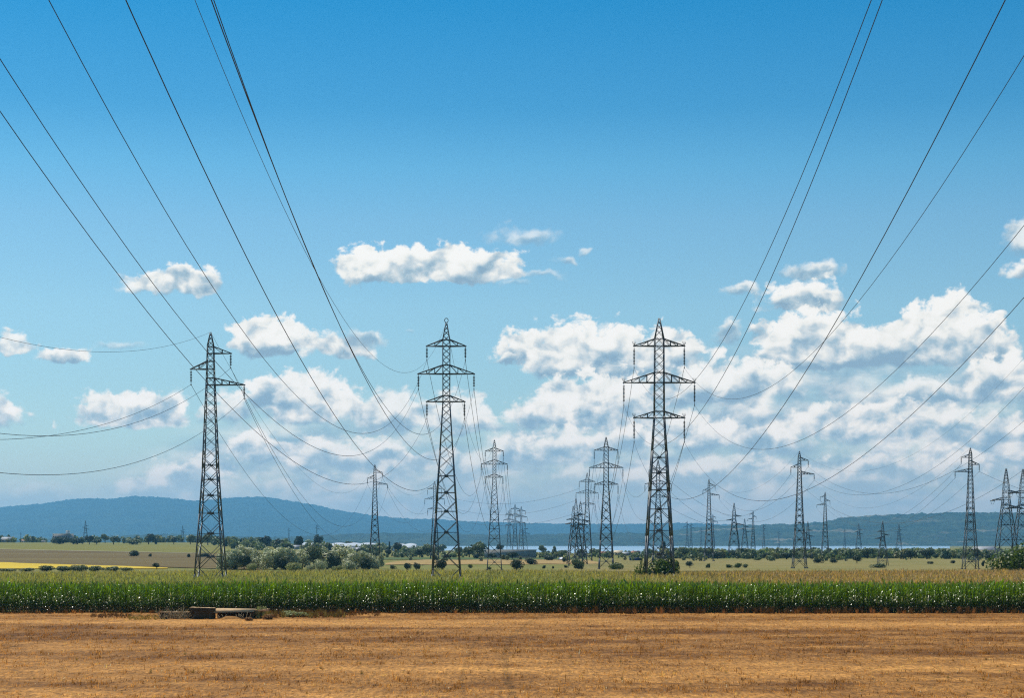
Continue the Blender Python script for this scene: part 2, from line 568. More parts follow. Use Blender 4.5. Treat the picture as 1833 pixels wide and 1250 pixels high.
M['roof_grey'] = mat_plain('grey_sheet_roof', (.33, .34, .35), rough=0.6, var=0.15, scale=0.6)
M['glass'] = mat_plain('window_glass', (.03, .04, .05), rough=0.1, spec=0.8, var=0.1)
M['car_white'] = mat_plain('white_car_paint', (.78, .79, .80), rough=0.25, spec=0.6, var=0.03)
M['tyre'] = mat_plain('rubber_tyre', (.02, .02, .02), rough=0.9, var=0.1)
M['blue'] = mat_plain('dark_blue_shade', (.015, .04, .13), rough=0.6, var=0.2)  # dark blue stands in for the shade on a shrub


# ------------------------------------------------------------------ terrain
def terrain(X, Y):
    X = np.asarray(X, float); Y = np.asarray(Y, float)
    Yc = np.maximum(Y, 5.0)
    bank = 4.3 * (1 - sm(10, 55, Y))
    px = CX + F * X / Yc
    wl = 1 - sm(330, 800, px)
    rise = 7.4 * np.clip((Y - 600) / 900.0, 0, 1) ** 1.0
    return bank + wl * rise * (Y > 0)


def proj(X, Y, Z):
    return CX + F * X / Y, YH - F * (Z - ZC) / Y


def ground_y(px, py):
    """distance at which the terrain shows at photo row py in column px"""
    Y = np.geomspace(62, 2600, 1500)
    z = terrain((px - CX) * Y / F, Y)
    p = YH - F * (z - ZC) / Y
    i = np.argmax(p <= py)
    if p.min() > py:
        i = int(np.argmin(p))
    return float(Y[i])


def place(px, py=None, Y=None):
    if Y is None:
        Y = ground_y(px, py)
    X = (px - CX) * Y / F
    return float(X), float(Y), float(terrain(X, Y))


def build_ground():
    ys = np.concatenate([np.linspace(-300, 40, 12), np.linspace(50, 300, 30), np.geomspace(310, 17500, 110)])
    us = np.linspace(-1, 1, 161)
    us = np.sign(us) * np.abs(us) ** 1.6
    X = np.array([us * (420 + 0.98 * max(y, 0)) for y in ys])
    Y = np.repeat(ys[:, None], len(us), 1)
    Z = terrain(X, Y)
    V = np.stack([X.ravel(), Y.ravel(), Z.ravel()], 1)
    n, m = X.shape
    i = np.arange(n - 1)[:, None] * m + np.arange(m - 1)[None]
    Q = np.stack([i, i + 1, i + m + 1, i + m], -1).reshape(-1, 4)
    mt, t, out = new_mat('plain_ground')
    b = t.node('ShaderNodeBsdfPrincipled')
    geo = t.node('ShaderNodeNewGeometry')
    sp = t.node('ShaderNodeSeparateXYZ')
    t.l.new(geo.outputs['Position'], sp.inputs[0])
    st = t.comb(t.m('MULTIPLY', sp.outputs[0], 0.006), t.m('MULTIPLY', sp.outputs[1], 0.02))
    n1 = t.noise(st, 1.0, 5.0, 0.6)
    n2 = t.noise(geo.outputs['Position'], 0.15, 6.0, 0.65)
    c = t.ramp(n1, [(0.3, (.13, .155, .035)), (0.45, (.22, .185, .05)), (0.55, (.15, .17, .04)), (0.7, (.29, .22, .065))])
    c = t.mix(1.0, c, t.mapr(n2, 0.3, 0.7, 0.7, 1.3), 'MULTIPLY')
    t.l.new(c, b.inputs['Base Color'])
    b.inputs['Roughness'].default_value = 0.95
    b.inputs['Specular IOR Level'].default_value = 0.1
    t.l.new(b.outputs[0], out.inputs[0])
    structure(link('ground', mesh_from('ground', V, Q, mt, smooth=True)))


def patch(name, px0, px1, top, bot, mat, lift=0.12, nx=60, ny=8):
    """a field draped on the terrain; top / bot: functions of px giving photo rows"""
    V = []
    for j in range(ny + 1):
        for i in range(nx + 1):
            px = px0 + (px1 - px0) * i / nx
            Yt, Yb = ground_y(px, top(px)), ground_y(px, bot(px))
            Y = Yb + (Yt - Yb) * j / ny
            X = (px - CX) * Y / F
            V.append((X, Y, float(terrain(X, Y)) + lift))
    i = np.arange(ny)[:, None] * (nx + 1) + np.arange(nx)[None]
    Q = np.stack([i, i + 1, i + nx + 2, i + nx + 1], -1).reshape(-1, 4)
    return structure(link(name, mesh_from(name, np.array(V), Q, mat, smooth=True)))


def field_mat(name, c1, c2, sx=0.02, sy=0.1, fine=0.6, mid=None):
    m, t, out = new_mat(name)
    b = t.node('ShaderNodeBsdfPrincipled')
    geo = t.node('ShaderNodeNewGeometry')
    sp = t.node('ShaderNodeSeparateXYZ')
    t.l.new(geo.outputs['Position'], sp.inputs[0])
    n1 = t.noise(t.comb(t.m('MULTIPLY', sp.outputs[0], sx), t.m('MULTIPLY', sp.outputs[1], sy)), 1.0, 5.0, 0.6)
    n2 = t.noise(geo.outputs['Position'], fine, 4.0, 0.7)
    c = t.mix(t.mapr(n1, 0.35, 0.65), c1, c2)
    c = t.mix(1.0, c, t.mapr(n2, 0.3, 0.7, 0.75, 1.25), 'MULTIPLY')
    t.l.new(c, b.inputs['Base Color'])
    b.inputs['Roughness'].default_value = 0.95
    b.inputs['Specular IOR Level'].default_value = 0.1
    t.l.new(b.outputs[0], out.inputs[0])
    return m


def build_fields():
    L = lambda a, b, x0, x1: (lambda x: a + (b - a) * (x - x0) / (x1 - x0))
    patch('grass_field', -120, 640, L(973.2, 980, -120, 640), L(983, 995, -120, 640),
          field_mat('dry_grass', (.22, .19, .04), (.15, .15, .028)), lift=0.10)
    patch('ploughed_field', -120, 470, L(982.6, 994, -120, 470), L(1005, 1022, -120, 470),
          field_mat('ploughed_soil', (.125, .085, .032), (.17, .13, .045), sx=.004, sy=.02), lift=0.16)
    patch('farm_track', -120, 360, L(981.6, 991.5, -120, 360), L(982.6, 992.5, -120, 360),
          field_mat('pale_track', (.32, .27, .16), (.22, .2, .11)), lift=0.24, ny=2)
    patch('yellow_field', -120, 300, L(1000, 1018, -120, 300), L(1019.5, 1019.5, -120, 300),
          field_mat('yellow_crop', (.64, .46, .04), (.52, .36, .04), fine=1.2), lift=0.15)
    patch('golden_field', 690, 1075, lambda x: 1003 + 7 * max(0, (760 - x) / 70) ** 2 + 6 * max(0, (x - 1030) / 45) ** 2 + .5 * math.sin(x * .07), lambda x: 1012.5 - .005 * (x - 690) + .5 * math.sin(x * .05),
          field_mat('golden_stubble', (.40, .27, .10), (.30, .21, .085)), lift=0.12)
    patch('green_meadow', 1000, 1960, lambda x: 1001.5 + .7 * math.sin(x * .03) + 18 * max(0, (1085 - x) / 85), L(1024, 1024, 1050, 1960),
          field_mat('meadow_grass', (.175, .165, .045), (.27, .21, .075)), lift=0.10)
    patch('crop_strip', 640, 1050, L(999, 999.5, 640, 1050), L(1003, 1003, 640, 1050),
          field_mat('green_crop', (.07, .11, .03), (.1, .13, .045)), lift=0.12, ny=3)


def build_lake():
    # open water far out on the plain, towards the hills
    bot = [(150, 984), (250, 982), (390, 981), (600, 983.0), (780, 986), (900, 988), (1000, 990), (1060, 991.5), (1130, 993.5), (1170, 994),
           (1210, 991), (1260, 989), (1400, 989), (1480, 988), (1560, 986.5), (1700, 983)]
    xs = [b[0] for b in bot]
    V = []
    nx = 80
    for j, _ in enumerate((0, 1)):
        for i in range(nx + 1):
            px = 150 + 1550 * i / nx
            yb = np.interp(px, xs, [b[1] for b in bot]) + 0.7 * math.sin(px * 0.13)
            Y = 6.0 * F / (yb - YH) if j == 0 else 7000.0
            V.append(((px - CX) * Y / F, Y, 0.05 if px > 700 else 0.05))
    i = np.arange(nx)
    Q = np.stack([i, i + 1, i + nx + 2, i + nx + 1], 1)
    V = np.array(V)
    V[:, 2] = terrain(V[:, 0], V[:, 1]).max() * 0 + 0.06
    m, t, out = new_mat('lake_water')
    b = t.node('ShaderNodeBsdfPrincipled')
    b.inputs['Base Color'].default_value = (.30, .42, .50, 1)
    b.inputs['Roughness'].default_value = 0.3
    b.inputs['Specular IOR Level'].default_value = 0.8
    geo = t.node('ShaderNodeNewGeometry')
    sp = t.node('ShaderNodeSeparateXYZ')
    t.l.new(geo.outputs['Position'], sp.inputs[0])
    bp = t.node('ShaderNodeBump')
    bp.inputs['Strength'].default_value = 0.05
    bp.inputs['Distance'].default_value = 0.5
    t.l.new(t.noise(t.comb(t.m('MULTIPLY', sp.outputs[0], 0.1), t.m('MULTIPLY', sp.outputs[1], 0.03)), 1.0, 4.0), bp.inputs['Height'])
    t.l.new(bp.outputs[0], b.inputs['Normal'])
    t.l.new(b.outputs[0], out.inputs[0])
    structure(link('lake', mesh_from('lake', V, Q, m)))


def build_hills():
    def hill(name, Yr, Yf, Yb, ridge, col1, col2, bump, step, fade=None, patches=None):
        xs = [r[0] for r in ridge]; ys = [r[1] for r in ridge]
        px = np.arange(xs[0], xs[-1] + step, step)
        rows = 26
        tt = np.concatenate([np.linspace(0, 1, rows), np.linspace(1.15, 2, 4)])
        X = []; Yg = []; Z = []
        ry = np.interp(px, xs, ys)
        # soften the polyline
        kern = np.hanning(int(max(5, 60 / step))); kern /= kern.sum()
        pad = len(kern) // 2
        ry = np.convolve(np.pad(ry, pad, mode='edge'), kern, 'valid')[:len(px)]
        H = (YH - ry) * Yr / F + ZC
        for t_ in tt:
            if t_ <= 1:
                Y = Yf + (Yr - Yf) * t_
                hh = H * (t_ ** 1.25)
            else:
                Y = Yr + (Yb - Yr) * (t_ - 1)
                hh = H * (2 - t_)
            Xr = (px - CX) * Y / F
            rough = (fbm(Xr / 900, np.full_like(Xr, Y / 900), 4, 3) - 0.47) * H * 0.35 * t_ * (2 - t_) * (1 - t_ ** 4 if t_ <= 1 else 0)
            can = (1.25 * vnoise(Xr / (bump * 1.6), np.full_like(Xr, Y / (bump * 1.6)), 11) + 0.6 * vnoise(Xr / (bump * .7), np.full_like(Xr, Y / bump), 5) - 0.6) * bump * 0.75
            X.append(Xr); Yg.append(np.full_like(Xr, Y)); Z.append(np.maximum(hh + rough + can * min(1, t_ * 4) * (1 if t_ < 1.9 else 0), -1.0))
        X = np.array(X); Yg = np.array(Yg); Z = np.array(Z)
        Z[0] = -2; Z[-1] = -2
        n, m = X.shape
        i = np.arange(n - 1)[:, None] * m + np.arange(m - 1)[None]
        Q = np.stack([i, i + 1, i + m + 1, i + m], -1).reshape(-1, 4)
        mt, t, out = new_mat(name + '_forest')
        b = t.node('ShaderNodeBsdfPrincipled')
        geo = t.node('ShaderNodeNewGeometry')
        n1 = t.noise(geo.outputs['Position'], 0.004, 6.0, 0.65)
        n2 = t.noise(geo.outputs['Position'], 0.018, 5.0, 0.75)
        c = t.mix(t.mapr(n1, 0.38, 0.62), col1, col2)
        c = t.mix(1.0, c, t.mapr(n2, 0.3, 0.7, 0.25, 1.75), 'MULTIPLY')
        if patches:
            n3 = t.noise(geo.outputs['Position'], 0.0035, 3.0, 0.5)
            c = t.mix(t.mapr(n3, 0.60, 0.66, 0, patches), c, (.30, .25, .16))
        t.l.new(c, b.inputs['Base Color'])
        b.inputs['Roughness'].default_value = 1.0
        b.inputs['Specular IOR Level'].default_value = 0.05
        t.l.new(b.outputs[0], out.inputs[0])
        structure(link(name, mesh_from(name, np.stack([X.ravel(), Yg.ravel(), Z.ravel()], 1), Q, mt)))
    hill('distant_mountains', 15000, 11500, 17200,
         [(-500, 925), (-250, 921), (-100, 915), (0, 909), (60, 904), (100, 899), (140, 894), (170, 893), (205, 894), (235, 888.5), (290, 891),
          (350, 898), (395, 894), (440, 890), (480, 891), (520, 898), (560, 904), (600, 913), (640, 920), (680, 925), (720, 929),
          (750, 931), (780, 929), (820, 934), (900, 936), (960, 938), (1040, 939), (1130, 939), (1220, 937), (1300, 940),
          (1450, 944), (1700, 950), (2300, 955)],
         (.028, .045, .022), (.045, .06, .028), 11, 1.6)
    hill('wooded_hills', 8200, 6600, 10400,
         [(1040, 972), (1130, 963), (1200, 951), (1260, 944), (1330, 941), (1420, 939), (1480, 936), (1500, 927), (1530, 927), (1560, 924), (1600, 922),
          (1650, 920), (1720, 918.5), (1800, 919), (1870, 921), (2000, 930), (2300, 945)],
         (.026, .045, .018), (.05, .065, .028), 9, 1.6, patches=0.6)
    hill('lakeside_hills', 7400, 6400, 9200,
         [(-500, 974), (-100, 972), (150, 964), (260, 958), (330, 957), (420, 962), (520, 963), (600, 958), (700, 955), (820, 957), (900, 959), (1010, 957),
          (1100, 954), (1180, 956), (1260, 962), (1400, 968), (1700, 972), (2300, 974)],
         (.03, .05, .026), (.05, .065, .035), 7, 2.0)
    # a building-like knob and lone crowns on the right hill's shoulder
    return


build_ground()
build_fields()
build_lake()
build_hills()


# ------------------------------------------------------------------ crops
# light and dark swaths of the harvested field: distance -> tone (0 dark, 1 pale)
BANDS = [(60, .7), (70, .75), (76, .62), (80, .35), (84, .30), (88, .55), (92, .85), (97, .62), (102, .18), (106, .22), (110, .55), (114, .45),
         (118, .22), (121, .20), (124, .42), (128, .30), (132, .28), (136, .45), (140, .85), (143, .80), (147, .55), (152, .45), (163, .40)]


def tone(X, Y):
    w = (fbm(X * 0.018 + 3, Y * 0.02, 3, 21) - 0.44) * 16 + (X * 0.03) * 0.6
    t_ = np.interp(Y + w, [b[0] for b in BANDS], [b[1] for b in BANDS])
    return np.clip(t_ * 0.95 + (fbm(X * 0.16, Y * 0.3, 4, 5) - 0.47) * 1.2 + (fbm(X * 1.2, Y * 0.9, 3, 15) - 0.44) * 0.7 - 0.03, 0, 1)


def build_stubble():
    xs = np.linspace(-75, 75, 301); ys = np.linspace(52, 163.2, 224)
    X, Y = np.meshgrid(xs, ys)
    Z = terrain(X, Y) + 0.09 + (fbm(X * 0.5, Y * 0.5, 3, 2) - 0.45) * 0.10
    t_ = tone(X, Y)[..., None]
    dark = np.array((.130, .050, .006)); pale = np.array((.47, .222, .052))
    c = dark * (1 - t_) + pale * t_
    n, m = X.shape
    i = np.arange(n - 1)[:, None] * m + np.arange(m - 1)[None]
    Q = np.stack([i, i + 1, i + m + 1, i + m], -1).reshape(-1, 4)
    structure(link('stubble_field', mesh_from('stubble_field', np.stack([X.ravel(), Y.ravel(), Z.ravel()], 1), Q,
                   mat_attr('stubble_soil', nscale=5.0, namp=0.3, litter=True), attr=c.reshape(-1, 3), smooth=True)))
    # upright and fallen straw
    N = 480000
    Yp = RNG.uniform(66, 163, N) ; u = RNG.uniform(-0.34, 0.34, N)
    keep = RNG.uniform(0, 1, N) < (Yp / 163) * 0.75 + 0.25
    Yp = Yp[keep]; u = u[keep]; N = len(Yp)
    # stand in drilled rows
    Xp = u * Yp
    Yp = np.round(Yp / 0.30) * 0.30 + RNG.normal(0, 0.06, N)
    t_ = tone(Xp, Yp)
    zg = terrain(Xp, Yp)
    lay = RNG.uniform(0, 1, N) < 0.15 + 0.35 * t_
    h = np.where(lay, RNG.uniform(.02, .07, N), RNG.uniform(.05, .14, N) * (1.15 - 0.4 * t_))
    h *= 1 + 0.8 * (RNG.uniform(0, 1, N) < 0.02)
    wd = RNG.uniform(.009, .024, N)
    lean = RNG.normal(0, 1, (N, 2)) * np.where(lay, 0.16, 0.05)[:, None]
    a = RNG.uniform(-0.9, 0.9, N)
    dx, dy = np.cos(a) * wd, np.sin(a) * wd
    cl = vnoise(Xp * 9.0, Yp * 1.3, 61) * .6 + vnoise(Xp * 3.5, Yp * .7, 62) * .4
    big = np.clip((cl - .30) / .45, 0, 1)
    h *= .55 + 1.15 * big ** 1.5
    shade = ((.42 + 1.35 * vnoise(Xp * 7.0 + 40, Yp * .9, 63) ** 1.3) * RNG.uniform(.75, 1.35, N))
    b0 = np.stack([Xp - dx, Yp - dy, zg - 0.02], 1)
    b1 = np.stack([Xp + dx, Yp + dy, zg - 0.02], 1)
    t1 = np.stack([Xp + dx * .5 + lean[:, 0], Yp + dy * .5 + lean[:, 1], zg + h], 1)
    t0 = np.stack([Xp - dx * .5 + lean[:, 0], Yp - dy * .5 + lean[:, 1], zg + h], 1)
    V = np.stack([b0, b1, t1, t0], 1).reshape(-1, 3)
    Q = np.arange(N * 4).reshape(-1, 4)
    c = np.array((.34, .14, .022)) * (1 - t_[:, None]) + np.array((.84, .45, .14)) * t_[:, None]
    c = c * shade[:, None]
    pale = RNG.uniform(0, 1, N) < 0.015
    c[pale] = (.75, .68, .48)
    c = np.repeat(np.clip(c, 0, .85), 4, 0)
    m = mat_leaf('straw', (1, 1, 1), rough=0.7, spec=0.2, trans=0.55, tcol=(1.1, 1.0, .8))
    o = link('straw_stubble', mesh_from('straw_stubble', V, Q, m, attr=c))
    o['kind'] = 'stuff'
    tag(o, 'golden brown cut straw stubble covering the harvested field in front', 'stubble')


def corn_leaf_strip(h0, ang, length, width, rise, droop, nseg):
    """one maize leaf as a strip; returns verts (2*(nseg+1),3)"""
    s = np.linspace(0, 1, nseg + 1)
    r = length * s * math.cos(rise) * (1 - 0.12 * s)
    z = h0 + length * (s * math.sin(rise) - droop * s ** 2.2)
    w = width * np.sin(np.pi * np.clip(0.18 + 0.82 * s, 0, 1)) ** 0.7 * 0.5
    w[-1] = 0.004
    ca, sa = math.cos(ang), math.sin(ang)
    L = np.stack([r * ca - w * sa, r * sa + w * ca, z + 0.02 * np.sin(s * 9)], 1)
    R = np.stack([r * ca + w * sa, r * sa - w * ca, z - 0.02 * np.sin(s * 9)], 1)
    return np.stack([L, R], 1).reshape(-1, 3)


def corn_template(rng, full=True):
    V = []; Q = []; C = []; n = 0
    H = 2.35
    green_hi = np.array((.165, .275, .004)); green_lo_shaded = np.array((.018, .052, .002))  # low leaves darkened: shade inside the stand put into their colour
    dry = np.array((.33, .22, .10)); pale = np.array((.55, .56, .38))  # pale: colour painted on some leaves in place of sun glints
    if full:
        for k in range(3):      # stalk, three-sided
            pass
        a = np.array([0, 2.1, 4.2])
        for z, r in ((0, .02), (1.2, .016), (H, .009)):
            V += [(r * math.cos(x), r * math.sin(x), z) for x in a]
            C += [(dry * .6 + green_lo_shaded * .4) if z < 0.5 else green_hi] * 3
        for j in range(2):
            for i in range(3):
                k = (i + 1) % 3
                Q.append((j * 3 + i, j * 3 + k, j * 3 + 3 + k, j * 3 + 3 + i))
        n = 9
    base_a = rng.uniform(0, 6.28)
    nl = 15 if full else 4
    for i in range(nl):
        f = i / (nl - 1)
        if full:
            h0 = 0.18 + f * 2.02
        else:
            h0 = 1.55 + f * 0.6
        ang = base_a + (i % 2) * math.pi + rng.uniform(-.6, .6)
        up = 0.75 + 0.45 * (h0 / 2.1) + rng.uniform(-.15, .15)
        ln = rng.uniform(.6, .95) * (1.0 if h0 < 1.7 else 0.8)
        dr = rng.uniform(.35, .95) * (1.0 - 0.45 * h0 / 2.2)
        ns = 4 if full else 2
        S = corn_leaf_strip(h0, ang, ln, rng.uniform(.085, .125), up, dr, ns)
        V += list(S)
        isdry = full and (h0 < 0.55 and rng.uniform() < 0.75)
        isglint = rng.uniform() < (0.16 if h0 < 1.5 else 0.05)
        c = dry * rng.uniform(.5, 1.2) if isdry else (pale * rng.uniform(.7, 1.4) if isglint else
            (green_lo_shaded * (1 - h0 / 2.2) + green_hi * (h0 / 2.2)) * rng.uniform(.75, 1.3))
        C += [c] * len(S)
        for j in range(ns):
            Q.append((n + 2 * j, n + 2 * j + 1, n + 2 * j + 3, n + 2 * j + 2))
        n += len(S)
    # tassel: a few thin spikes, and an ear husk on some
    ts = np.array((.20, .22, .06)) if full else np.array((.36, .31, .12))
    for i in range(4 if full else 3):
        a = rng.uniform(0, 6.28); sp = 0.0 if i == 0 else rng.uniform(.06, .16)
        z0 = H - 0.08; z1 = H + rng.uniform(.18, .34)
        w = 0.012 if full else 0.022
        V += [(-w * math.sin(a), w * math.cos(a), z0), (w * math.sin(a), -w * math.cos(a), z0),
              (sp * math.cos(a) + w * .4, sp * math.sin(a), z1), (sp * math.cos(a) - w * .4, sp * math.sin(a), z1)]
        C += [ts * rng.uniform(.7, 1.3)] * 4
        Q.append((n, n + 1, n + 2, n + 3)); n += 4
    if full and rng.uniform() < 0.7:
        a = rng.uniform(0, 6.28); h0 = rng.uniform(.8, 1.15)
        for s_ in (0, 1.57):
            w = .035
            V += [(w * math.cos(a + s_), w * math.sin(a + s_), h0), (-w * math.cos(a + s_), -w * math.sin(a + s_), h0),
                  (-w * .5 + .05 * math.cos(a), .05 * math.sin(a), h0 + .24), (w * .5 + .05 * math.cos(a), .05 * math.sin(a), h0 + .24)]
            C += [np.array((.42, .46, .26))] * 4
            Q.append((n, n + 1, n + 2, n + 3)); n += 4
    return np.array(V), np.array(Q), np.array(C)


def scatter(templates, P, rot, sc, tint, mixc=None, mixf=None):
    """merge copies of templates at points P"""
    Vs = []; Qs = []; Cs = []; off = 0
    which = RNG.integers(0, len(templates), len(P))
    for k, (V, Q, C) in enumerate(templates):
        idx = np.nonzero(which == k)[0]
        if len(idx) == 0:
            continue
        ca, sa = np.cos(rot[idx])[:, None], np.sin(rot[idx])[:, None]
        s = sc[idx][:, None]
        x = (V[None, :, 0] * ca - V[None, :, 1] * sa) * s + P[idx, 0:1]
        y = (V[None, :, 0] * sa + V[None, :, 1] * ca) * s + P[idx, 1:2]
        z = V[None, :, 2] * s + P[idx, 2:3]
        VV = np.stack([x, y, z], -1).reshape(-1, 3)
        QQ = (Q[None] + (np.arange(len(idx)) * len(V))[:, None, None] + off).reshape(-1, Q.shape[1])
        CC = C[None] * tint[idx][:, None, :]
        if mixc is not None:
            f = mixf[idx][:, None, None]
            CC = CC * (1 - f) + mixc[idx][:, None, :] * f * (0.75 + 0.5 * (C[None, :, 1:2] / C[:, 1].max()))
        CC = CC.reshape(-1, 3)
        Vs.append(VV); Qs.append(QQ); Cs.append(CC); off += len(VV)
    return np.concatenate(Vs), np.concatenate(Qs), np.concatenate(Cs)


def corn_front(px):
    """front edge of the maize, photo row of its foot -> distance"""
    return 163.0 + 0.0 * px


def build_corn():
    rng = np.random.default_rng(11)
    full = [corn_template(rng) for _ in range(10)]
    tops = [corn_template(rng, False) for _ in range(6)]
    # front rows, whole plants
    P = []
    for r in range(8):
        y = 163.6 + r * 0.72
        x = np.arange(-64, 64, 0.17) + rng.uniform(0, .17)
        x = x + rng.normal(0, .03, len(x))
        yy = y + rng.normal(0, .07, len(x)) + 1.1 * (fbm(x * 0.05, x * 0 + 2, 3, 9) - .45) + 0.012 * np.abs(x - 30)
        P.append(np.stack([x, yy, np.zeros_like(x)], 1))
    P = np.concatenate(P)
    n = len(P)
    hv = 1.0 + (fbm(P[:, 0] * 0.12, P[:, 1] * 0.1, 3, 8) - 0.45) * 0.22
    sc = rng.normal(.97, .06, n) * hv
    tint = np.ones((n, 3)) * rng.uniform(.8, 1.2, (n, 1)) * (0.85 + 0.35 * fbm(P[:, 0] * .3, P[:, 1], 2, 31)[:, None])
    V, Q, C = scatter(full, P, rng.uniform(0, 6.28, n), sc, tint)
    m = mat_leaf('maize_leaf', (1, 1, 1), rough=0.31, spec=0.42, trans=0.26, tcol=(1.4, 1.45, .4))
    # depth of the field: only the tops show above the rows in front
    P = []
    y = 169.4
    while y < 252:
        x = np.arange(-0.33 * y, 0.33 * y, 0.34) + rng.uniform(0, .34)
        P.append(np.stack([x + rng.normal(0, .08, len(x)), y + rng.normal(0, .12, len(x)), np.zeros_like(x)], 1))
        y += 0.95
    P = np.concatenate(P)
    # the right end of the field stops a little earlier
    px = CX + F * P[:, 0] / P[:, 1]
    far = np.interp(px, [0, 600, 1100, 1300, 1833], [232, 248, 242, 246, 252]) + (fbm(px * .02, px * 0, 3, 77) - .45) * 8
    keep = P[:, 1] < far
    P = P[keep]; px = px[keep]
    n = len(P)
    sc = rng.normal(1.0, .05, n) * (1.0 + (fbm(P[:, 0] * 0.05, P[:, 1] * 0.05, 3, 8) - 0.45) * 0.16)
    # riper, redder tassels to the right and towards the back
    ripe = np.clip(sm(900, 1400, px) * 0.8 + sm(185, 240, P[:, 1]) * 0.35 + (fbm(P[:, 0] * .06, P[:, 1] * .1, 3, 55) - .45) * .8, 0, 1)[:, None]
    back = (0.20 + 0.80 * sm(169, 178, P[:, 1]))[:, None]
    tan = np.array((.47, .42, .16)); red = np.array((.60, .35, .18))
    tint = np.ones((n, 3)) * rng.uniform(.75, 1.25, (n, 1))
    mixc = (tan * (1 - ripe) + red * ripe) * rng.uniform(.65, 1.3, (n, 1))
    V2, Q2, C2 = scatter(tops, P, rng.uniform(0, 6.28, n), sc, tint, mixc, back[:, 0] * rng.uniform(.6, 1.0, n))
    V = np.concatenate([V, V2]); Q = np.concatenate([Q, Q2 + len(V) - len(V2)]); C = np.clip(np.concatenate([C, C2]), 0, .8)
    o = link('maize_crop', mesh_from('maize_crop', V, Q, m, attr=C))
    o['kind'] = 'stuff'
    tag(o, 'tall green maize crop in a dense band behind the stubble', 'maize crop')


build_stubble()
build_corn()


# ------------------------------------------------------------------ pylons
def interp_prof(prof, z):
    zs = [p[0] for p in prof][::-1]; ws = [p[1] for p in prof][::-1]
    return float(np.interp(z, zs, ws))


TYPES = {
    # prof: (z, half width) from the apex down; arms: (name, side, half length, bottom chord z, root rise); ins: length
    'single': dict(H=28.9, prof=[(28.9, .05), (27.4, .33), (23.8, .42), (19, .6), (14.1, .77), (9.3, 1.05), (2.8, 1.48), (0, 1.64)],
                   arms=[('upper', 1, 2.17, 26.6, .75), ('middle', -1, 2.11, 24.9, .85), ('lower', 1, 3.62, 23.2, .75)],
                   ins=[1.55, 1.66, 1.46], big=1.5),
    'double': dict(H=31.6, prof=[(31.6, .06), (29.3, .5), (20.5, .56), (16.6, .8), (12, 1.06), (6.95, 1.36), (2.65, 1.56), (0, 1.72)],
                   arms=[('upper', -1, 2.84, 28.45, .8), ('upper', 1, 2.84, 28.45, .8), ('middle', -1, 4.0, 24.3, 1.15), ('middle', 1, 4.0, 24.3, 1.15),
                         ('lower', -1, 2.84, 20.3, .75), ('lower', 1, 2.84, 20.3, .75)],
                   ins=[2.47, 2.47, 2.55, 2.55, 2.73, 2.73], big=1.75),
    'slim': dict(H=30.0, prof=[(30.0, .05), (28.1, .39), (21.4, .37), (16.07, .69), (9.3, 1.12), (2.8, 1.5), (0, 1.66)],
                 arms=[('upper', -1, 2.1, 27.4, .7), ('upper', 1, 2.05, 27.4, .7), ('middle', -1, 3.02, 24.4, .95), ('middle', 1, 2.98, 24.4, .95),
                       ('lower', -1, 2.1, 21.4, .65), ('lower', 1, 1.95, 21.4, .65)],
                 ins=[1.5, 1.5, 1.64, 1.64, 1.83, 1.83], big=1.7),
    'strain': dict(H=24.0, prof=[(24.0, .12), (20, .62), (16.5, .8), (13.5, 1.1), (10, 1.6), (5, 2.15), (0, 2.6)],
                   arms=[('upper', 1, 2.9, 18.3, .5), ('middle', -1, 3.2, 16.5, .6), ('lower', 1, 3.9, 14.6, .6)],
                   ins=[0, 0, 0], big=1.9),
}
MESH = {}


def lattice(prof, H, big, th, arms):
    """legs, cross bracing, horizontals and gusset plates of a square lattice mast"""
    B = Bars()
    leg, br = (0.17 if H > 31 else 0.11) * th, 0.051 * th
    corner = ((-1, -1), (1, -1), (1, 1), (-1, 1))
    ztop = prof[0][0]
    zs_prof = [p[0] for p in prof]
    for (za, wa), (zb, wb) in zip(prof[:-1], prof[1:]):
        lt = leg * (0.55 if za > zs_prof[1] - .01 else (0.75 if wa < big / 3 else 1.0))
        for sx, sy in corner:
            B.bar((sx * wa, sy * wa, za), (sx * wb, sy * wb, zb), lt * .95, lt)
    z = 0.0
    z = 0.35
    while z < ztop - 0.4:
        w = interp_prof(prof, z)
        if 2 * w > big:
            h = 2.0 * w * 0.92
        else:
            h = 2.0 * w * 0.86
        h = max(h, 0.45)
        z2 = min(z + h, ztop - 0.15)
        w2 = interp_prof(prof, z2)
        zm = (z + z2) / 2; wm = interp_prof(prof, zm)
        t = br * (1.25 if 2 * w > big else 0.85)
        for k in range(4):
            a = corner[k]; b = corner[(k + 1) % 4]
            A0 = (a[0] * w, a[1] * w, z); B0 = (b[0] * w, b[1] * w, z)
            A1 = (a[0] * w2, a[1] * w2, z2); B1 = (b[0] * w2, b[1] * w2, z2)
            B.bar(A0, B1, t); B.bar(B0, A1, t)
            if 2 * w > big:
                am = (a[0] * wm, a[1] * wm, zm); bm = (b[0] * wm, b[1] * wm, zm)
                B.bar(am, bm, t * .9)
                c = ((am[0] + bm[0]) / 2, (am[1] + bm[1]) / 2, zm)
                g = .42 * min(1.0, w)
                B.box(c, (g if a[1] == b[1] else .03, g if a[0] == b[0] else .03, g * .62))
        z = z2
    for (_, side, L, za, rise) in arms:
        w = interp_prof(prof, za)
        for zz in (za, za + rise):
            w = interp_prof(prof, zz)
            for k in range(4):
                a = corner[k]; b = corner[(k + 1) % 4]
                B.bar((a[0] * w, a[1] * w, zz), (b[0] * w, b[1] * w, zz), br * 1.25)
    # concrete feet are hidden in the crop; short stubs keep the legs standing in the ground
    w = prof[-1][1]
    for sx, sy in corner:
        B.box((sx * w, sy * w, 0.1), (.5, .5, .5))
    return B


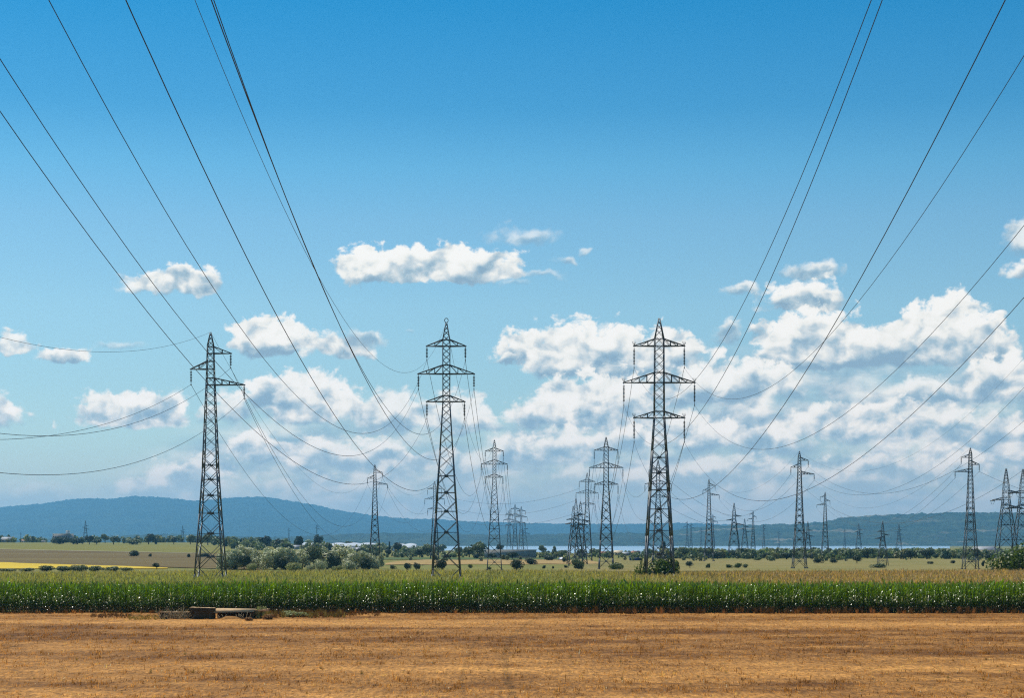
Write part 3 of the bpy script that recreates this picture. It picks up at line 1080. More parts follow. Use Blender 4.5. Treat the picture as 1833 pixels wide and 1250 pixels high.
def arm_bars(prof, side, L, za, rise, th):
    B = Bars()
    t = 0.095 * th
    wr = interp_prof(prof, za); wt = interp_prof(prof, za + rise)
    tip = np.array((side * L, 0, za))
    for sy in (-1, 1):
        root = np.array((side * wr, sy * wr, za)); rt = np.array((side * wt, sy * wt, za + rise))
        tp = tip + (0, sy * .07, 0)
        B.bar(root, tp, t * 1.2, t); B.bar(rt, tp + (0, 0, .05), t, t * .9)
        n = max(2, int(round((L - wr) / 0.85)))
        prev = rt
        for i in range(1, n):
            f = i / n
            lo = root + (tp - root) * f; hi = rt + (tp - rt) * f
            B.bar(lo, hi, t * .55)
            B.bar(prev, lo, t * .55)
            prev = hi
    for i in range(1, 4):
        f = i / 4
        y = wr + (.07 - wr) * f
        x = side * (wr + (L - wr) * f)
        B.bar((x, -y, za), (x, y, za), t * .6)
    B.box(tip + (side * 0.04, 0, 0), (.16, .22, .12))
    return B


def insulator_bars(L, th):
    B = Bars()
    B.bar((0, 0, 0.02), (0, 0, -L * .14), .05)
    n = max(6, int(L * .72 / .15))
    prof = []
    z0 = -L * .13
    dz = (L * .72) / n
    for i in range(n):
        z = z0 - i * dz
        prof += [(.045, z), (.125 * th, z - dz * .30), (.13 * th, z - dz * .5), (.045, z - dz * .62)]
    prof.append((.03, z0 - n * dz))
    B.lathe(prof, (0, 0, 0), 8)
    B.bar((0, 0, z0 - n * dz + .02), (0, 0, -L), .05)
    # clamp the wire lies in
    B.bar((0, -.28, -L - .02), (0, .28, -L - .02), .07)
    B.bar((0, -.12, -L), (0, .12, -L), .10)
    return B


def spike_bars():
    B = Bars()
    r = np.random.default_rng(4)
    for i in range(12):
        a = r.uniform(0, 6.28); s = r.uniform(.05, .30)
        B.bar((0, 0, 0), (s * math.cos(a), s * math.sin(a), r.uniform(.32, .52)), .014)
    return B


def get_mesh(key, fn, mat):
    if key not in MESH:
        MESH[key] = fn().mesh('_'.join(str(k) for k in key[:1]), mat)
    return MESH[key]


TOWERS = {}


def pylon(tid, typ, px, apex, label, scale=1.0, mirror=False, detail=2, Y=None, rz=0.0, spikes=False, ring=False):
    T = TYPES[typ]
    H = T['H'] * scale
    if Y is None:
        Y = (H - ZC) * F / (YH - apex)
    X = (px - CX) * Y / F
    zb = float(terrain(X, Y))
    if zb > 0.2:      # stands on the rising ground
        Y = (H + zb - ZC) * F / (YH - apex); X = (px - CX) * Y / F; zb = float(terrain(X, Y))
    th = {2: 1.0, 1: 1.25, 0: 1.7}[detail]
    mir = -1 if mirror else 1
    steel = M['steel'] if detail == 2 else M['steel_far']
    att = {}
    arms = [(nm, sd * mir, L, za, rise) for (nm, sd, L, za, rise) in T['arms']]
    def wpt(x, z):
        return np.array((X + x * scale * math.cos(rz), Y + x * scale * math.sin(rz), zb + z * scale))
    for (nm, sd, L, za, rise), il in zip(arms, T['ins']):
        att[(nm, sd)] = wpt(sd * L, za - il)
    att['apex'] = wpt(0, T['H'])
    TOWERS[tid] = dict(att=att, X=X, Y=Y, px=px)
    if detail == 0:
        def build():
            B = lattice(T['prof'], T['H'], T['big'] * 1.0, th, arms)
            for (nm, sd, L, za, rise), il in zip(arms, T['ins']):
                A = arm_bars(T['prof'], sd, L, za, rise, th * 1.2)
                n = B.n
                B.V += A.V; B.Q += [tuple(q + n for q in qq) for qq in A.Q]; B.n += A.n
                if il > 0:
                    B.bar((sd * L, 0, za), (sd * L, 0, za - il), .22)
                else:
                    B.bar((sd * L, -1.6, za), (sd * L, 1.6, za), .3)
            return B
        me = get_mesh((typ + '_pylon', 'far', mirror), build, steel)
        o = link('lattice_pylon', me, None, (X, Y, zb), rz, scale)
        tag(o, label, 'pylon', 'electricity pylons across the plain')
        return o
    root = bpy.data.objects.new('lattice_pylon', None)
    root.empty_display_size = 1
    root.location = (X, Y, zb)
    root.rotation_euler = (0, 0, rz)
    root.scale = (scale,) * 3
    COL.objects.link(root)
    tag(root, label, 'pylon', 'electricity pylons across the plain')
    link('mast', get_mesh(('mast', typ, detail, mirror), lambda: lattice(T['prof'], T['H'], T['big'], th, arms), steel), root)
    for (nm, sd, L, za, rise), il in zip(arms, T['ins']):
        key = ('crossarm', typ, nm, sd, detail)
        a = link('crossarm', get_mesh(key, lambda: arm_bars(T['prof'], sd, L, za, rise, th), steel), root)
        if il > 0:
            k2 = ('insulator', round(il, 2), detail)
            link('insulator', get_mesh(k2, lambda: insulator_bars(il, th), M['insulator']), a, (sd * L, 0, za))
        else:
            B = ('insulator', 'strain', detail)
            def strain():
                b = Bars()
                b.bar((0, -1.9, -.15), (0, 1.9, -.15), .22)
                b.bar((0, -1.9, -.15), (0, -.9, -1.0), .05); b.bar((0, -.9, -1.0), (0, .9, -1.0), .05); b.bar((0, .9, -1.0), (0, 1.9, -.15), .05)
                return b
            link('insulator', get_mesh(B, strain, M['insulator']), a, (sd * L, 0, za))
        if spikes:
            link('bird_spikes', get_mesh(('bird_spikes',), spike_bars, M['steel']), a, (sd * L, 0, za + .05))
    if ring:
        B = Bars()
        for i in range(10):
            a0, a1 = 2 * math.pi * i / 10, 2 * math.pi * (i + 1) / 10
            B.bar((.2 * math.cos(a0), 0, .2 + .24 * math.sin(a0)), (.2 * math.cos(a1), 0, .2 + .24 * math.sin(a1)), .07)
        link('top_ring', B.mesh('top_ring', M['steel']), root, (0, 0, T['H']))
    return root


def build_pylons():
    P = pylon
    P('A1', 'single', 377, 595, 'tall left pylon with one arm left and two right, rising from the maize')
    P('B1', 'slim', 799, 577, 'tall slim six-armed pylon in the middle, a small ring on its tip', ring=True)
    P('C1', 'double', 1180, 570, 'tallest six-armed pylon, bird spikes on its arm tips, a bush at its foot', spikes=True)
    P('A2', 'single', 671, 832, 'three-armed pylon standing behind the right end of the willow grove', detail=1)
    P('A3', 'double', 778, 862, 'six-armed pylon half hidden behind the ringed middle pylon', detail=1)
    P('B2', 'slim', 885, 788, 'second six-armed pylon in the row, right of the ringed middle pylon', detail=1)
    P('C2', 'double', 1085, 783, 'second six-armed pylon in the row, left of the spiked tallest pylon', detail=1)
    P('C3', 'double', 1178, 824, 'six-armed pylon seen through the legs of the tallest pylon', detail=1)
    P('C4', 'double', 1051, 847, 'six-armed pylon just right of the tight pylon cluster', detail=1)
    P('D1', 'single', 1431, 808, 'three-armed pylon with two right arms, standing alone right of centre', detail=1)
    P('E1', 'single', 1737, 802, 'three-armed pylon with two left arms near the right edge', mirror=True, detail=1)
    P('F1', 'strain', 1801, 839, 'heavy splayed strain pylon near the right edge, left of its twin', detail=1)
    P('F2', 'strain', 1831, 840, 'heavy splayed strain pylon cut by the right edge', detail=1, mirror=True)
    P('D2', 'single', 1269, 858, 'three-armed pylon right of the tallest pylon, ridge height', detail=1)
    P('E2', 'single', 1477, 881, 'three-armed pylon with two left arms behind the lone pylon right of centre', mirror=True, detail=1)
    # the tight cluster left of the second row, and the far ones
    P('Q1', 'strain', 1031, 893, 'tallest strain pylon in the tight cluster', scale=.78, detail=0)
    P('Q2', 'strain', 1039, 898, 'right strain pylon in the tight cluster', scale=.78, detail=0, mirror=True)
    P('Q3', 'strain', 1026, 906, 'left and lowest strain pylon in the tight cluster', scale=.74, detail=0)
    P('B3', 'double', 922, 903, 'tallest far pylon of the group right of the second ringless pylon', detail=0)
    P('B4', 'double', 933, 907, 'far pylon just right of the tallest of its group', detail=0)
    P('B5', 'double', 911, 914, 'far pylon at the left of the far centre group', detail=0)
    P('B6', 'strain', 939, 935, 'lowest far pylon at the right of the far centre group', detail=0)
    P('G1', 'single', 1276, 921, 'far pylon half hidden behind a three-armed pylon right of the tallest one', detail=0)
    P('G2', 'single', 1255, 946, 'tiny far pylon just left of the ridge-height three-armed pylon', detail=0)
    P('G3', 'single', 1230, 933, 'left one of two tiny far pylons against the blue hill', mirror=True, detail=0)
    P('G4', 'single', 1237, 936, 'right one of two tiny far pylons against the blue hill', detail=0)
    P('G5', 'strain', 1314, 901, 'wide far strain pylon between the two three-armed lines on the right', detail=0)
    P('G6', 'strain', 1333, 929, 'far pylon with right arms just right of the wide strain pylon', detail=0)
    P('G7', 'single', 1348, 915, 'thin far pylon with left arms right of the wide strain pylon', mirror=True, detail=0)
    P('G8', 'single', 1367, 939, 'tiny far pylon against the dark hill, left of the lone pylon', detail=0)
    P('G9', 'single', 1394, 950, 'tiniest far pylon rising from trees left of the lone pylon', detail=0)
    P('H1', 'strain', 1446, 934, 'short dark strain pylon close right of the lone pylon', scale=.62, detail=0)
    P('H2', 'single', 1512, 947, 'faint far pylon below the start of the wooded hill', detail=0)
    P('H3', 'strain', 1537, 937, 'slim dark far pylon in front of the wooded hill', detail=0)
    P('H4', 'strain', 1580, 933, 'small strain pylon standing in shrubs before the wooded hill', scale=.52, detail=0, mirror=True)
    P('H5', 'strain', 1609, 938, 'dark far pylon in front of the wooded hill, right of the small strain pylon', detail=0)
    P('L1', 'strain', 153, 933, 'small far pylon on the left, rising behind trees near the pale building', detail=0, Y=1450)
    P('L2', 'strain', 327, 941, 'small far pylon left of the tall left pylon', detail=0, Y=1500)
    P('L3', 'single', 567, 940, 'small far pylon behind a round tree left of the greenhouses', detail=0, Y=1700)
    P('L4', 'single', 517, 945, 'faint tiny pylon against the blue mountain foot', detail=0, Y=2000)
    P('L5', 'single', 37, 953, 'tiny far mast at the far left under the mountain', detail=0, Y=1600, scale=.8)


build_pylons()


# ------------------------------------------------------------------ wires
def tube(P, r):
    P = np.asarray(P, float)
    d = np.gradient(P, axis=0); d /= np.linalg.norm(d, axis=1)[:, None]
    a = np.cross(d, (0, 0, 1.0)); a /= np.linalg.norm(a, axis=1)[:, None] + 1e-9
    b = np.cross(d, a)
    r = np.broadcast_to(r, (len(P),))[:, None]
    ring = [P + a * r, P + b * r, P - a * r, P - b * r]
    V = np.stack(ring, 1).reshape(-1, 3)
    n = len(P)
    Q = []
    for i in range(n - 1):
        for k in range(4):
            j = (k + 1) % 4
            Q.append((i * 4 + k, i * 4 + j, i * 4 + 4 + j, i * 4 + 4 + k))
    Q.append((0, 3, 2, 1)); Q.append((4 * n - 4, 4 * n - 3, 4 * n - 2, 4 * n - 1))
    return V, np.array(Q)


def wire(A, B, sag, r, label, group, far=False, name='power_line', n=56):
    t = np.linspace(0, 1, n)[:, None]
    A = np.asarray(A, float); B = np.asarray(B, float)
    P = A + (B - A) * t
    P[:, 2] -= 4 * sag * (t * (1 - t))[:, 0]
    V, Q = tube(P - A, r)
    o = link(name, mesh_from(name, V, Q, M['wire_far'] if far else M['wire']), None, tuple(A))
    tag(o, label, 'power line', group)


SIDE = {-1: 'left', 1: 'right'}


def span(a, b, sag, r, an, group, far=True, keys=None, ground=True):
    ta, tb = TOWERS[a]['att'], TOWERS[b]['att']
    for k in ta:
        if k == 'apex':
            if ground and ground != 'no':
                wire(ta[k], tb[k], sag * .8, r * .7, f'thin wire from the tip of {an}, running away', group, True)
        else:
            kb = k if k in tb else min((q for q in tb if q != 'apex'), key=lambda q: np.linalg.norm(tb[q] - ta[k]))
            wire(ta[k], tb[kb], sag, r, f'{k[0]} {SIDE[k[1]]} wire of {an}, running away', group, far)


def build_wires():
    G = 'power lines between the pylons'
    R0 = .0145
    A = TOWERS['A1']['att']; B = TOWERS['B1']['att']; C = TOWERS['C1']['att']; D = TOWERS['D1']['att']
    B_ends = {('lower', -1): ((-14.67, -6.46, 32.44), 15.31), ('middle', -1): ((-14.42, 2.71, 31.33), 14.85), ('upper', -1): ((-13.69, -6.79, 38.8), 18.4),
              ('lower', 1): ((-9.14, -9.79, 31.37), 15.42), ('middle', 1): ((-7.6, -5.73, 30.97), 15.16), ('upper', 1): ((-9.08, -2.76, 37.36), 17.85)}
    for k, (e, s) in B_ends.items():
        wire(B[k], e, s, R0, f'near wire from the {k[0]} {SIDE[k[1]]} arm of the ringed pylon, sweeping up overhead', G)
    wire(B['apex'], (-11.37, -3.51, 41.53), 17.33, .011, 'thin pale wire from the ringed tip of the middle pylon, leaving at the top', G, True)
    C_ends = {('upper', 1): ((16.34, -6.73, 40.48), 15.2), ('middle', 1): ((18.37, -2.87, 36.47), 15.1), ('lower', 1): ((16.69, -4.8, 31.78), 14.7),
              ('upper', -1): ((9.87, -5.5, 37.98), 14.37), ('middle', -1): ((9.93, -.76, 36.73), 14.75), ('lower', -1): ((10.21, -7.2, 31.19), 14.38)}
    for k, (e, s) in C_ends.items():
        wire(C[k], e, s, R0, f'near wire from the {k[0]} {SIDE[k[1]]} arm of the spiked pylon, sweeping up overhead', G)
    A_ends = {('middle', -1): ((-51.71, 27.12, 31.7), 13.54), ('upper', 1): ((-44.16, 27.57, 33.07), 15.06), ('lower', 1): ((-38.82, 22.5, 26.34), 13.29)}
    for k, (e, s) in A_ends.items():
        wire(A[k], e, s, .019, f'near wire from the {k[0]} {SIDE[k[1]]} arm of the left pylon, sagging leftwards', G)
    wire(A['apex'], (-46.8, 26.63, 37.99), 11.81, .014, 'thin wire from the tip of the left pylon, sagging past the left edge', G, True)
    wire(D[('upper', 1)], (73.77, 235.6, 31.3), 12.02, .026, 'wire from the upper right arm of the lone pylon, rising to the right', G, True)
    wire(D[('lower', 1)], (70.2, 237.6, 32.8), 10.4, .026, 'wire from the lower right arm of the lone pylon, rising to the right', G, True)
    wire(D[('middle', -1)], (77.18, 233.36, 27.83), 15.47, .026, 'wire from the middle left arm of the lone pylon, dipping then rising right', G, True)
    wire(D['apex'], (74.09, 235.6, 42.55), 14.01, .014, 'faint thin wire from the tip of the lone pylon, rising to the right edge', G, True)
    span('A1', 'A2', 15.5, .024, 'the tall left pylon', G, far=False)
    span('B1', 'B2', 11.5, .022, 'the ringed middle pylon', G, far=False)
    span('C1', 'C2', 11.5, .022, 'the spiked tallest pylon', G, far=False, ground=False)
    span('A2', 'A3', 9.0, .03, 'the pylon behind the willow grove', G)
    span('B2', 'B3', 16, .03, 'the second six-armed pylon right of the middle', G)
    span('C2', 'C4', 11, .03, 'the second pylon left of the tallest', G)
    span('D1', 'D2', 9, .03, 'the lone pylon right of centre', G)
    span('E1', 'E2', 13, .035, 'the two-left-armed pylon near the right edge', G)
    # a line crossing sideways from the half-hidden pylon towards the cluster
    a3, c4 = TOWERS['A3']['att'], TOWERS['C4']['att']
    for k, w_ in ((('upper', 1), 'highest'), (('middle', 1), 'middle'), (('lower', 1), 'lowest')):
        wire(a3[k], c4[(k[0], -1)], 4.5, .035, f'{w_} of three faint wires crossing sideways between the two pylon rows', G, True)
    e1 = TOWERS['E1']['att']; f1 = TOWERS['F1']['att']
    wire(e1[('middle', 1)], (175, 520, 17.0), 3.5, .03, 'faint wire from the right arm of the two-left-armed pylon, leaving to the right', G, True)
    c3 = TOWERS['C3']['att']; g5 = TOWERS['G5']['att']
    for i, (k, kb) in enumerate(((('upper', 1), ('upper', 1)), (('middle', 1), ('middle', -1)), (('lower', 1), ('lower', 1)))):
        wire(c3[k], g5[kb], 3.0, .04, f'faint wire sloping right from the {k[0]} arm of the pylon behind the tallest one', G, True)


build_wires()

# ------------------------------------------------------------------ trees, bushes, woods
def crown_mesh(name, mat, blobs, n, leaf, seed, tint=(1, 1, 1), jit=0.5):
    """leaf cards spread over and through a set of ellipsoids (unit space: height 1, half width .5)"""
    r = np.random.default_rng(seed)
    blobs = np.array(blobs, float)      # cx cy cz rx ry rz
    wts = blobs[:, 3] * blobs[:, 4] + blobs[:, 4] * blobs[:, 5] * 1.0
    k = r.choice(len(blobs), n, p=wts / wts.sum())
    d = r.normal(0, 1, (n, 3)); d /= np.linalg.norm(d, axis=1)[:, None]
    rad = 1 - 0.5 * r.uniform(0, 1, n) ** 2.2
    rad *= 1 + 0.18 * (vnoise(d[:, 0] * 3 + 7 * k, d[:, 2] * 3 + d[:, 1] * 2, seed) - .4)
    P = blobs[k, :3] + d * blobs[k, 3:] * rad[:, None]
    nr = d / blobs[k, 3:]; nr /= np.linalg.norm(nr, axis=1)[:, None]
    nr = nr + r.normal(0, jit, (n, 3)); nr /= np.linalg.norm(nr, axis=1)[:, None]
    a = np.cross(nr, r.normal(0, 1, (n, 3))); a /= np.linalg.norm(a, axis=1)[:, None] + 1e-9
    b = np.cross(nr, a)
    s = leaf * r.uniform(.6, 1.4, (n, 1))
    V = np.stack([P - a * s - b * s * .6, P + a * s - b * s * .6, P + a * s * .6 + b * s * .7, P - a * s * .6 + b * s * .7], 1).reshape(-1, 3)
    V[:, 2] = np.maximum(V[:, 2], 0.0)
    Q = np.arange(4 * n).reshape(-1, 4)
    clump = 0.7 + 0.6 * vnoise(P[:, 0] * 5 + 3, P[:, 2] * 5 + P[:, 1] * 3, seed + 3)
    c = np.array(tint)[None] * (r.uniform(.75, 1.3, (n, 1)) * clump[:, None])
    return mesh_from(name, V, Q, mat, attr=np.repeat(c, 4, 0))


def blobs_for(kind, r):
    B = []
    if kind == 'round':
        B.append((0, 0, .60, .30, .30, .32))
        for i in range(9):
            a = r.uniform(0, 6.28); e = r.uniform(-.3, 1.0)
            q = r.uniform(.16, .28)
            B.append((.30 * math.cos(a) * math.cos(e), .30 * math.sin(a) * math.cos(e), .58 + .27 * math.sin(e), q, q, q * r.uniform(.8, 1.0)))
    elif kind == 'willow':
        B.append((0, 0, .45, .34, .34, .40))
        for i in range(12):
            a = r.uniform(0, 6.28); h = r.uniform(.1, .82)
            q = r.uniform(.13, .22)
            rr = .36 * math.sqrt(max(.05, 1 - h * h))
            B.append((rr * math.cos(a), rr * math.sin(a), h, q, q, q * r.uniform(1.0, 1.5)))
    elif kind == 'bush':
        for i in range(9):
            a = r.uniform(0, 6.28); q = r.uniform(.18, .30); rr = r.uniform(0, .32)
            B.append((rr * math.cos(a), rr * math.sin(a), r.uniform(.25, .62), q, q, r.uniform(.25, .38)))
    elif kind == 'loose':
        for i in range(16):
            a = r.uniform(0, 6.28); q = r.uniform(.09, .2); rr = r.uniform(.05, .42)
            B.append((rr * math.cos(a), rr * math.sin(a), r.uniform(.15, .82 - rr * .7), q, q, q * r.uniform(.9, 1.6)))
    elif kind == 'column':
        for i in range(7):
            B.append((r.uniform(-.08, .08), r.uniform(-.08, .08), .18 + i * .115, .30 * (1 - i * .09), .3 * (1 - i * .09), .16))
    return B


def trunk_mesh(kind, seed):
    r = np.random.default_rng(seed)
    b = Bars()
    h = {'round': .5, 'willow': .45, 'bush': .4, 'loose': .6, 'column': .8}[kind]
    b.bar((0, 0, -.06), (.01, 0, h * .6), .075, .05)
    b.bar((.01, 0, h * .6), (.0, .02, h * 1.3), .05, .02)
    for i in range(5):
        a = i * 1.26 + r.uniform(-.3, .3)
        z = h * r.uniform(.35, .8)
        b.bar((0, 0, z), (.25 * math.cos(a), .25 * math.sin(a), z + r.uniform(.15, .35)), .035, .012)
    return b.mesh('trunk', M['bark'])


M['foliage'] = mat_leaf('broad_leaves', (.135, .165, .085), rough=0.6, spec=0.25, trans=0.22, tcol=(1.2, 1.3, .6))
M['foliage_dark'] = mat_leaf('dark_leaves', (.045, .070, .040), rough=0.6, spec=0.2, trans=0.15)
M['foliage_willow'] = mat_leaf('silvery_willow_leaves', (.46, .46, .28), rough=0.6, spec=0.3, trans=0.16, tcol=(1.1, 1.2, .7))
M['foliage_green'] = mat_leaf('fresh_leaves', (.075, .115, .022), rough=0.5, spec=0.35, trans=0.3)
M['foliage_dry'] = mat_leaf('dry_weeds', (.33, .20, .09), rough=0.8, spec=0.15, trans=0.25, tcol=(1.1, .9, .6))
M['foliage_olive'] = mat_leaf('olive_weeds', (.30, .31, .15), rough=0.7, spec=0.15, trans=0.25)
MK = {'mid': 'foliage', 'dark': 'foliage_dark', 'silver': 'foliage_willow', 'green': 'foliage_green', 'dry': 'foliage_dry', 'olive': 'foliage_olive'}


def crown_variant(kind, col, v, n, leaf):
    key = ('crown', kind, col, v, n)
    if key not in MESH:
        r = np.random.default_rng(hash((kind, v)) % 1000 if False else (v * 17 + len(kind) * 5 + 3))
        MESH[key] = crown_mesh('crown', M[MK[col]], blobs_for(kind, r), n, leaf, v * 31 + len(kind))
    return MESH[key]


def plant(name, kind, col, px, py, wpx, hpx, label, cat, group=None, v=None, n=1100, leaf=.034, Y=None, lift=0.0):
    X, Yp, z = place(px, py, Y)
    s = Yp / F
    W, H = wpx * s, hpx * s
    if Y is not None and py is not None:      # height measured down to the given row even where the foot is hidden
        H = (ZC + (YH - (py - hpx)) * s) - z
    v = int(abs(px * 7 + (py or 0))) % 4 if v is None else v
    root = bpy.data.objects.new(name, None)
    root.location = (X, Yp, z + lift)
    root.scale = (W, W, H)
    root.rotation_euler = (0, 0, (px * 1.7) % 6.28)
    COL.objects.link(root)
    tag(root, label, cat, group)
    link('crown' if cat == 'tree' else 'foliage', crown_variant(kind, col, v, n, leaf), root)
    tk = ('trunk', kind, v % 2)
    if tk not in MESH:
        MESH[tk] = trunk_mesh(kind, v)
    link('trunk' if cat == 'tree' else 'stems', MESH[tk], root)
    return root


def build_plants():
    GG = 'silvery willows of the grove'
    grove = [(402, 1021, 26, 32, 'leftmost small willow of the grove, beside the tall left pylon'),
             (421, 1021, 40, 40, 'second willow from the left in the grove, drooping pale branches'),
             (446, 1020, 44, 43, 'high rounded willow in the left part of the grove'),
             (470, 1020, 36, 39, 'willow between the high rounded one and the grove centre'),
             (492, 1021, 42, 42, 'fifth willow from the left in the grove, dark hollow below'),
             (517, 1021, 40, 42, 'willow at the left of the grove centre, brightly lit top'),
             (540, 1020, 38, 41, 'willow at the centre of the grove, behind the olive bush'),
             (586, 1020, 40, 39, 'willow right of the dark round tree in the grove'),
             (612, 1020, 44, 44, 'tallest willow of the right half of the grove'),
             (636, 1020, 34, 36, 'willow second from the right, partly before the far pylon'),
             (660, 1020, 30, 32, 'willow in front of the far pylon foot'),
             (677, 1020, 18, 28, 'narrow willow at the right end of the grove')]
    for i, (px, py, w, h, lb) in enumerate(grove):
        plant('willow_tree', 'willow', 'silver', px, py - 0.4 * (i % 3), w * 1.3, h, lb, 'tree', GG, v=i % 4, n=2600, leaf=.030)
    plant('round_tree', 'round', 'mid', 562, 1020, 36, 42, 'dark round tree in the middle of the willow grove', 'tree', n=2200, leaf=.03, v=1)
    plant('round_tree', 'round', 'dark', 437, 1021.5, 26, 28, 'dark low tree added as shade at the front of the left grove', 'tree', n=1800, v=2)  # dark low trees here and below added in place of the grove's shaded hollows
    plant('round_tree', 'willow', 'dark', 505, 1021.5, 34, 26, 'dark low tree added as shade in the hollow at the front of the grove centre', 'tree', n=1800, v=2)
    plant('round_tree', 'willow', 'dark', 598, 1021.5, 32, 30, 'dark low tree added as shade in the gap of the right half of the grove', 'tree', n=1800, v=3)
    plant('round_tree', 'willow', 'dark', 652, 1021.6, 24, 24, 'dark low tree added as shade near the right end of the grove front', 'tree', n=1800, v=1)
    for px, w, h, col, lb in ((452, 20, 15, 'olive', 'small olive bush at the front of the left grove'),
                              (529, 32, 17, 'olive', 'wide olive bush at the front of the grove centre'),
                              (572, 26, 23, 'silver', 'pale pointed bush in front of the dark round tree of the grove'),
                              (556, 16, 13, 'silver', 'small pale bush left of the pale pointed one'),
                              (626, 34, 23, 'silver', 'wide pale bush in front of the right grove'),
                              (604, 18, 11, 'olive', 'low olive bush left of the wide pale bush')):
        plant('bush', 'bush', col, px, 1023.2, w, h, lb, 'bush', 'bushes before the grove', n=1500, leaf=.035)
    # bushes beyond the maize, one by one
    GB = 'bushes scattered beyond the maize'
    for px, py, w, h, kind, col, lb in (
            (240, 997, 24, 14, 'bush', 'dark', 'dark double bush in the ploughed field at the left'),
            (269, 998, 7, 8, 'bush', 'dark', 'tiny dark bush right of the double bush in the ploughed field'),
            (338, 999, 9, 9, 'bush', 'dark', 'tiny dark bush left of the tall left pylon'),
            (280, 1021, 13, 13, 'round', 'dark', 'dark bush at the right tip of the yellow field'),
            (365, 998, 26, 9, 'bush', 'dark', 'dark low bush seen through the left pylon legs'),
            (703, 1020, 13, 10, 'bush', 'mid', 'small bush just right of the grove'),
            (729, 1021, 17, 14, 'bush', 'dark', 'dark bush, left one of a pair right of the grove'),
            (746, 1021, 13, 14, 'bush', 'dark', 'dark bush, right one of a pair left of the middle pylon'),
            (790, 1022, 26, 23, 'bush', 'dark', 'big dark bush seen through the ringed pylon legs'),
            (842, 1018, 10, 8, 'loose', 'green', 'thin green shrub right of the ringed pylon'),
            (876, 1021, 10, 7, 'loose', 'green', 'thin green shrub inside the second pylon legs'),
            (925, 1021, 30, 21, 'bush', 'dark', 'large dark bush right of the second six-armed pylon'),
            (950, 1011.5, 25, 15, 'bush', 'dark', 'dark bush behind and right of the large dark bush'),
            (974, 1019, 8, 8, 'bush', 'dark', 'tiny dark bush, left of two in the meadow centre'),
            (990, 1019, 6, 6, 'bush', 'dark', 'tiniest dark bush, right of two in the meadow centre'),
            (1013, 1018, 9, 7, 'bush', 'dark', 'small dark bush left of the cluster shrubs'),
            (1010, 1008, 7, 11, 'bush', 'dark', 'narrow dark bush left of the pylon cluster'),
            (1037, 1020, 30, 26, 'loose', 'mid', 'grey leggy shrub at the foot of the pylon cluster'),
            (1102, 1021, 30, 18, 'loose', 'green', 'green leafy bush at the right foot of the second pylon'),
            (1235, 1018, 15, 13, 'round', 'dark', 'dark ball-shaped bush right of the tallest pylon'),
            (1267, 1018, 8, 12, 'loose', 'green', 'thin green sapling in the meadow'),
            (1305, 1018, 15, 9, 'bush', 'green', 'green bush, left of three at the wide strain pylon'),
            (1321, 1018, 18, 12, 'bush', 'green', 'green bush, middle and tallest of three at the wide strain pylon'),
            (1334, 1018, 12, 9, 'bush', 'mid', 'greyer bush, right of three at the wide strain pylon'),
            (1573, 1018, 34, 11, 'bush', 'mid', 'wide low shrub around the small strain pylon'),
            (1534, 1010, 18, 15, 'round', 'dark', 'dark rounded bush left of the small strain pylon'),
            (1464, 1009, 22, 12, 'bush', 'dark', 'dark bush just right of the lone pylon legs'),
            (1491, 1009, 17, 11, 'bush', 'dark', 'dark bush right of the far two-left-armed pylon'),
            (1706, 1010, 11, 7, 'bush', 'dark', 'small dark bush left of the pylon near the right edge'),
            (1761, 1015, 9, 14, 'loose', 'dark', 'narrow dark bush right of the pylon near the right edge'),
            (1665, 1011, 12, 6, 'bush', 'dark', 'small low dark bush in the right meadow')):
        plant('bush', kind, col, px, py, w, h, lb, 'bush', GB, n=1100, leaf=.04)
    for i, (px, w, h) in enumerate(((12, 40, 6), (48, 36, 7), (84, 32, 12), (112, 34, 11), (142, 34, 13), (170, 32, 11), (200, 36, 10), (228, 26, 8))):
        plant('bush', 'bush', 'mid', px, 1024, w, h, ('first', 'second', 'third', 'fourth', 'fifth', 'sixth', 'seventh', 'last')[i]
              + ' bush from the left in the hedge under the yellow field', 'bush', 'hedge bushes under the yellow field', n=1300, leaf=.045)
    plant('leafy_bush', 'loose', 'green', 1183, 1071, 96, 78, 'large leafy green bush round the foot of the tallest pylon', 'bush', Y=216.5, n=6500, leaf=.022, v=0)
    plant('leafy_bush', 'loose', 'green', 1207, 1071, 42, 82, 'upright leafy bush at the right leg of the tallest pylon', 'bush', Y=218.5, n=2000, leaf=.026, v=2)
    plant('leafy_bush', 'loose', 'green', 1147, 1071, 26, 82, 'thin leafy sprig left of the tallest pylon left leg', 'bush', Y=214, n=900, leaf=.03, v=1)
    plant('leafy_bush', 'bush', 'green', 1826, 1052, 100, 82, 'large green bush cut by the right edge below the strain pylons', 'bush', Y=262, n=4200, leaf=.022, v=3)
    # trees of the belts
    GT = 'trees of the far belts'
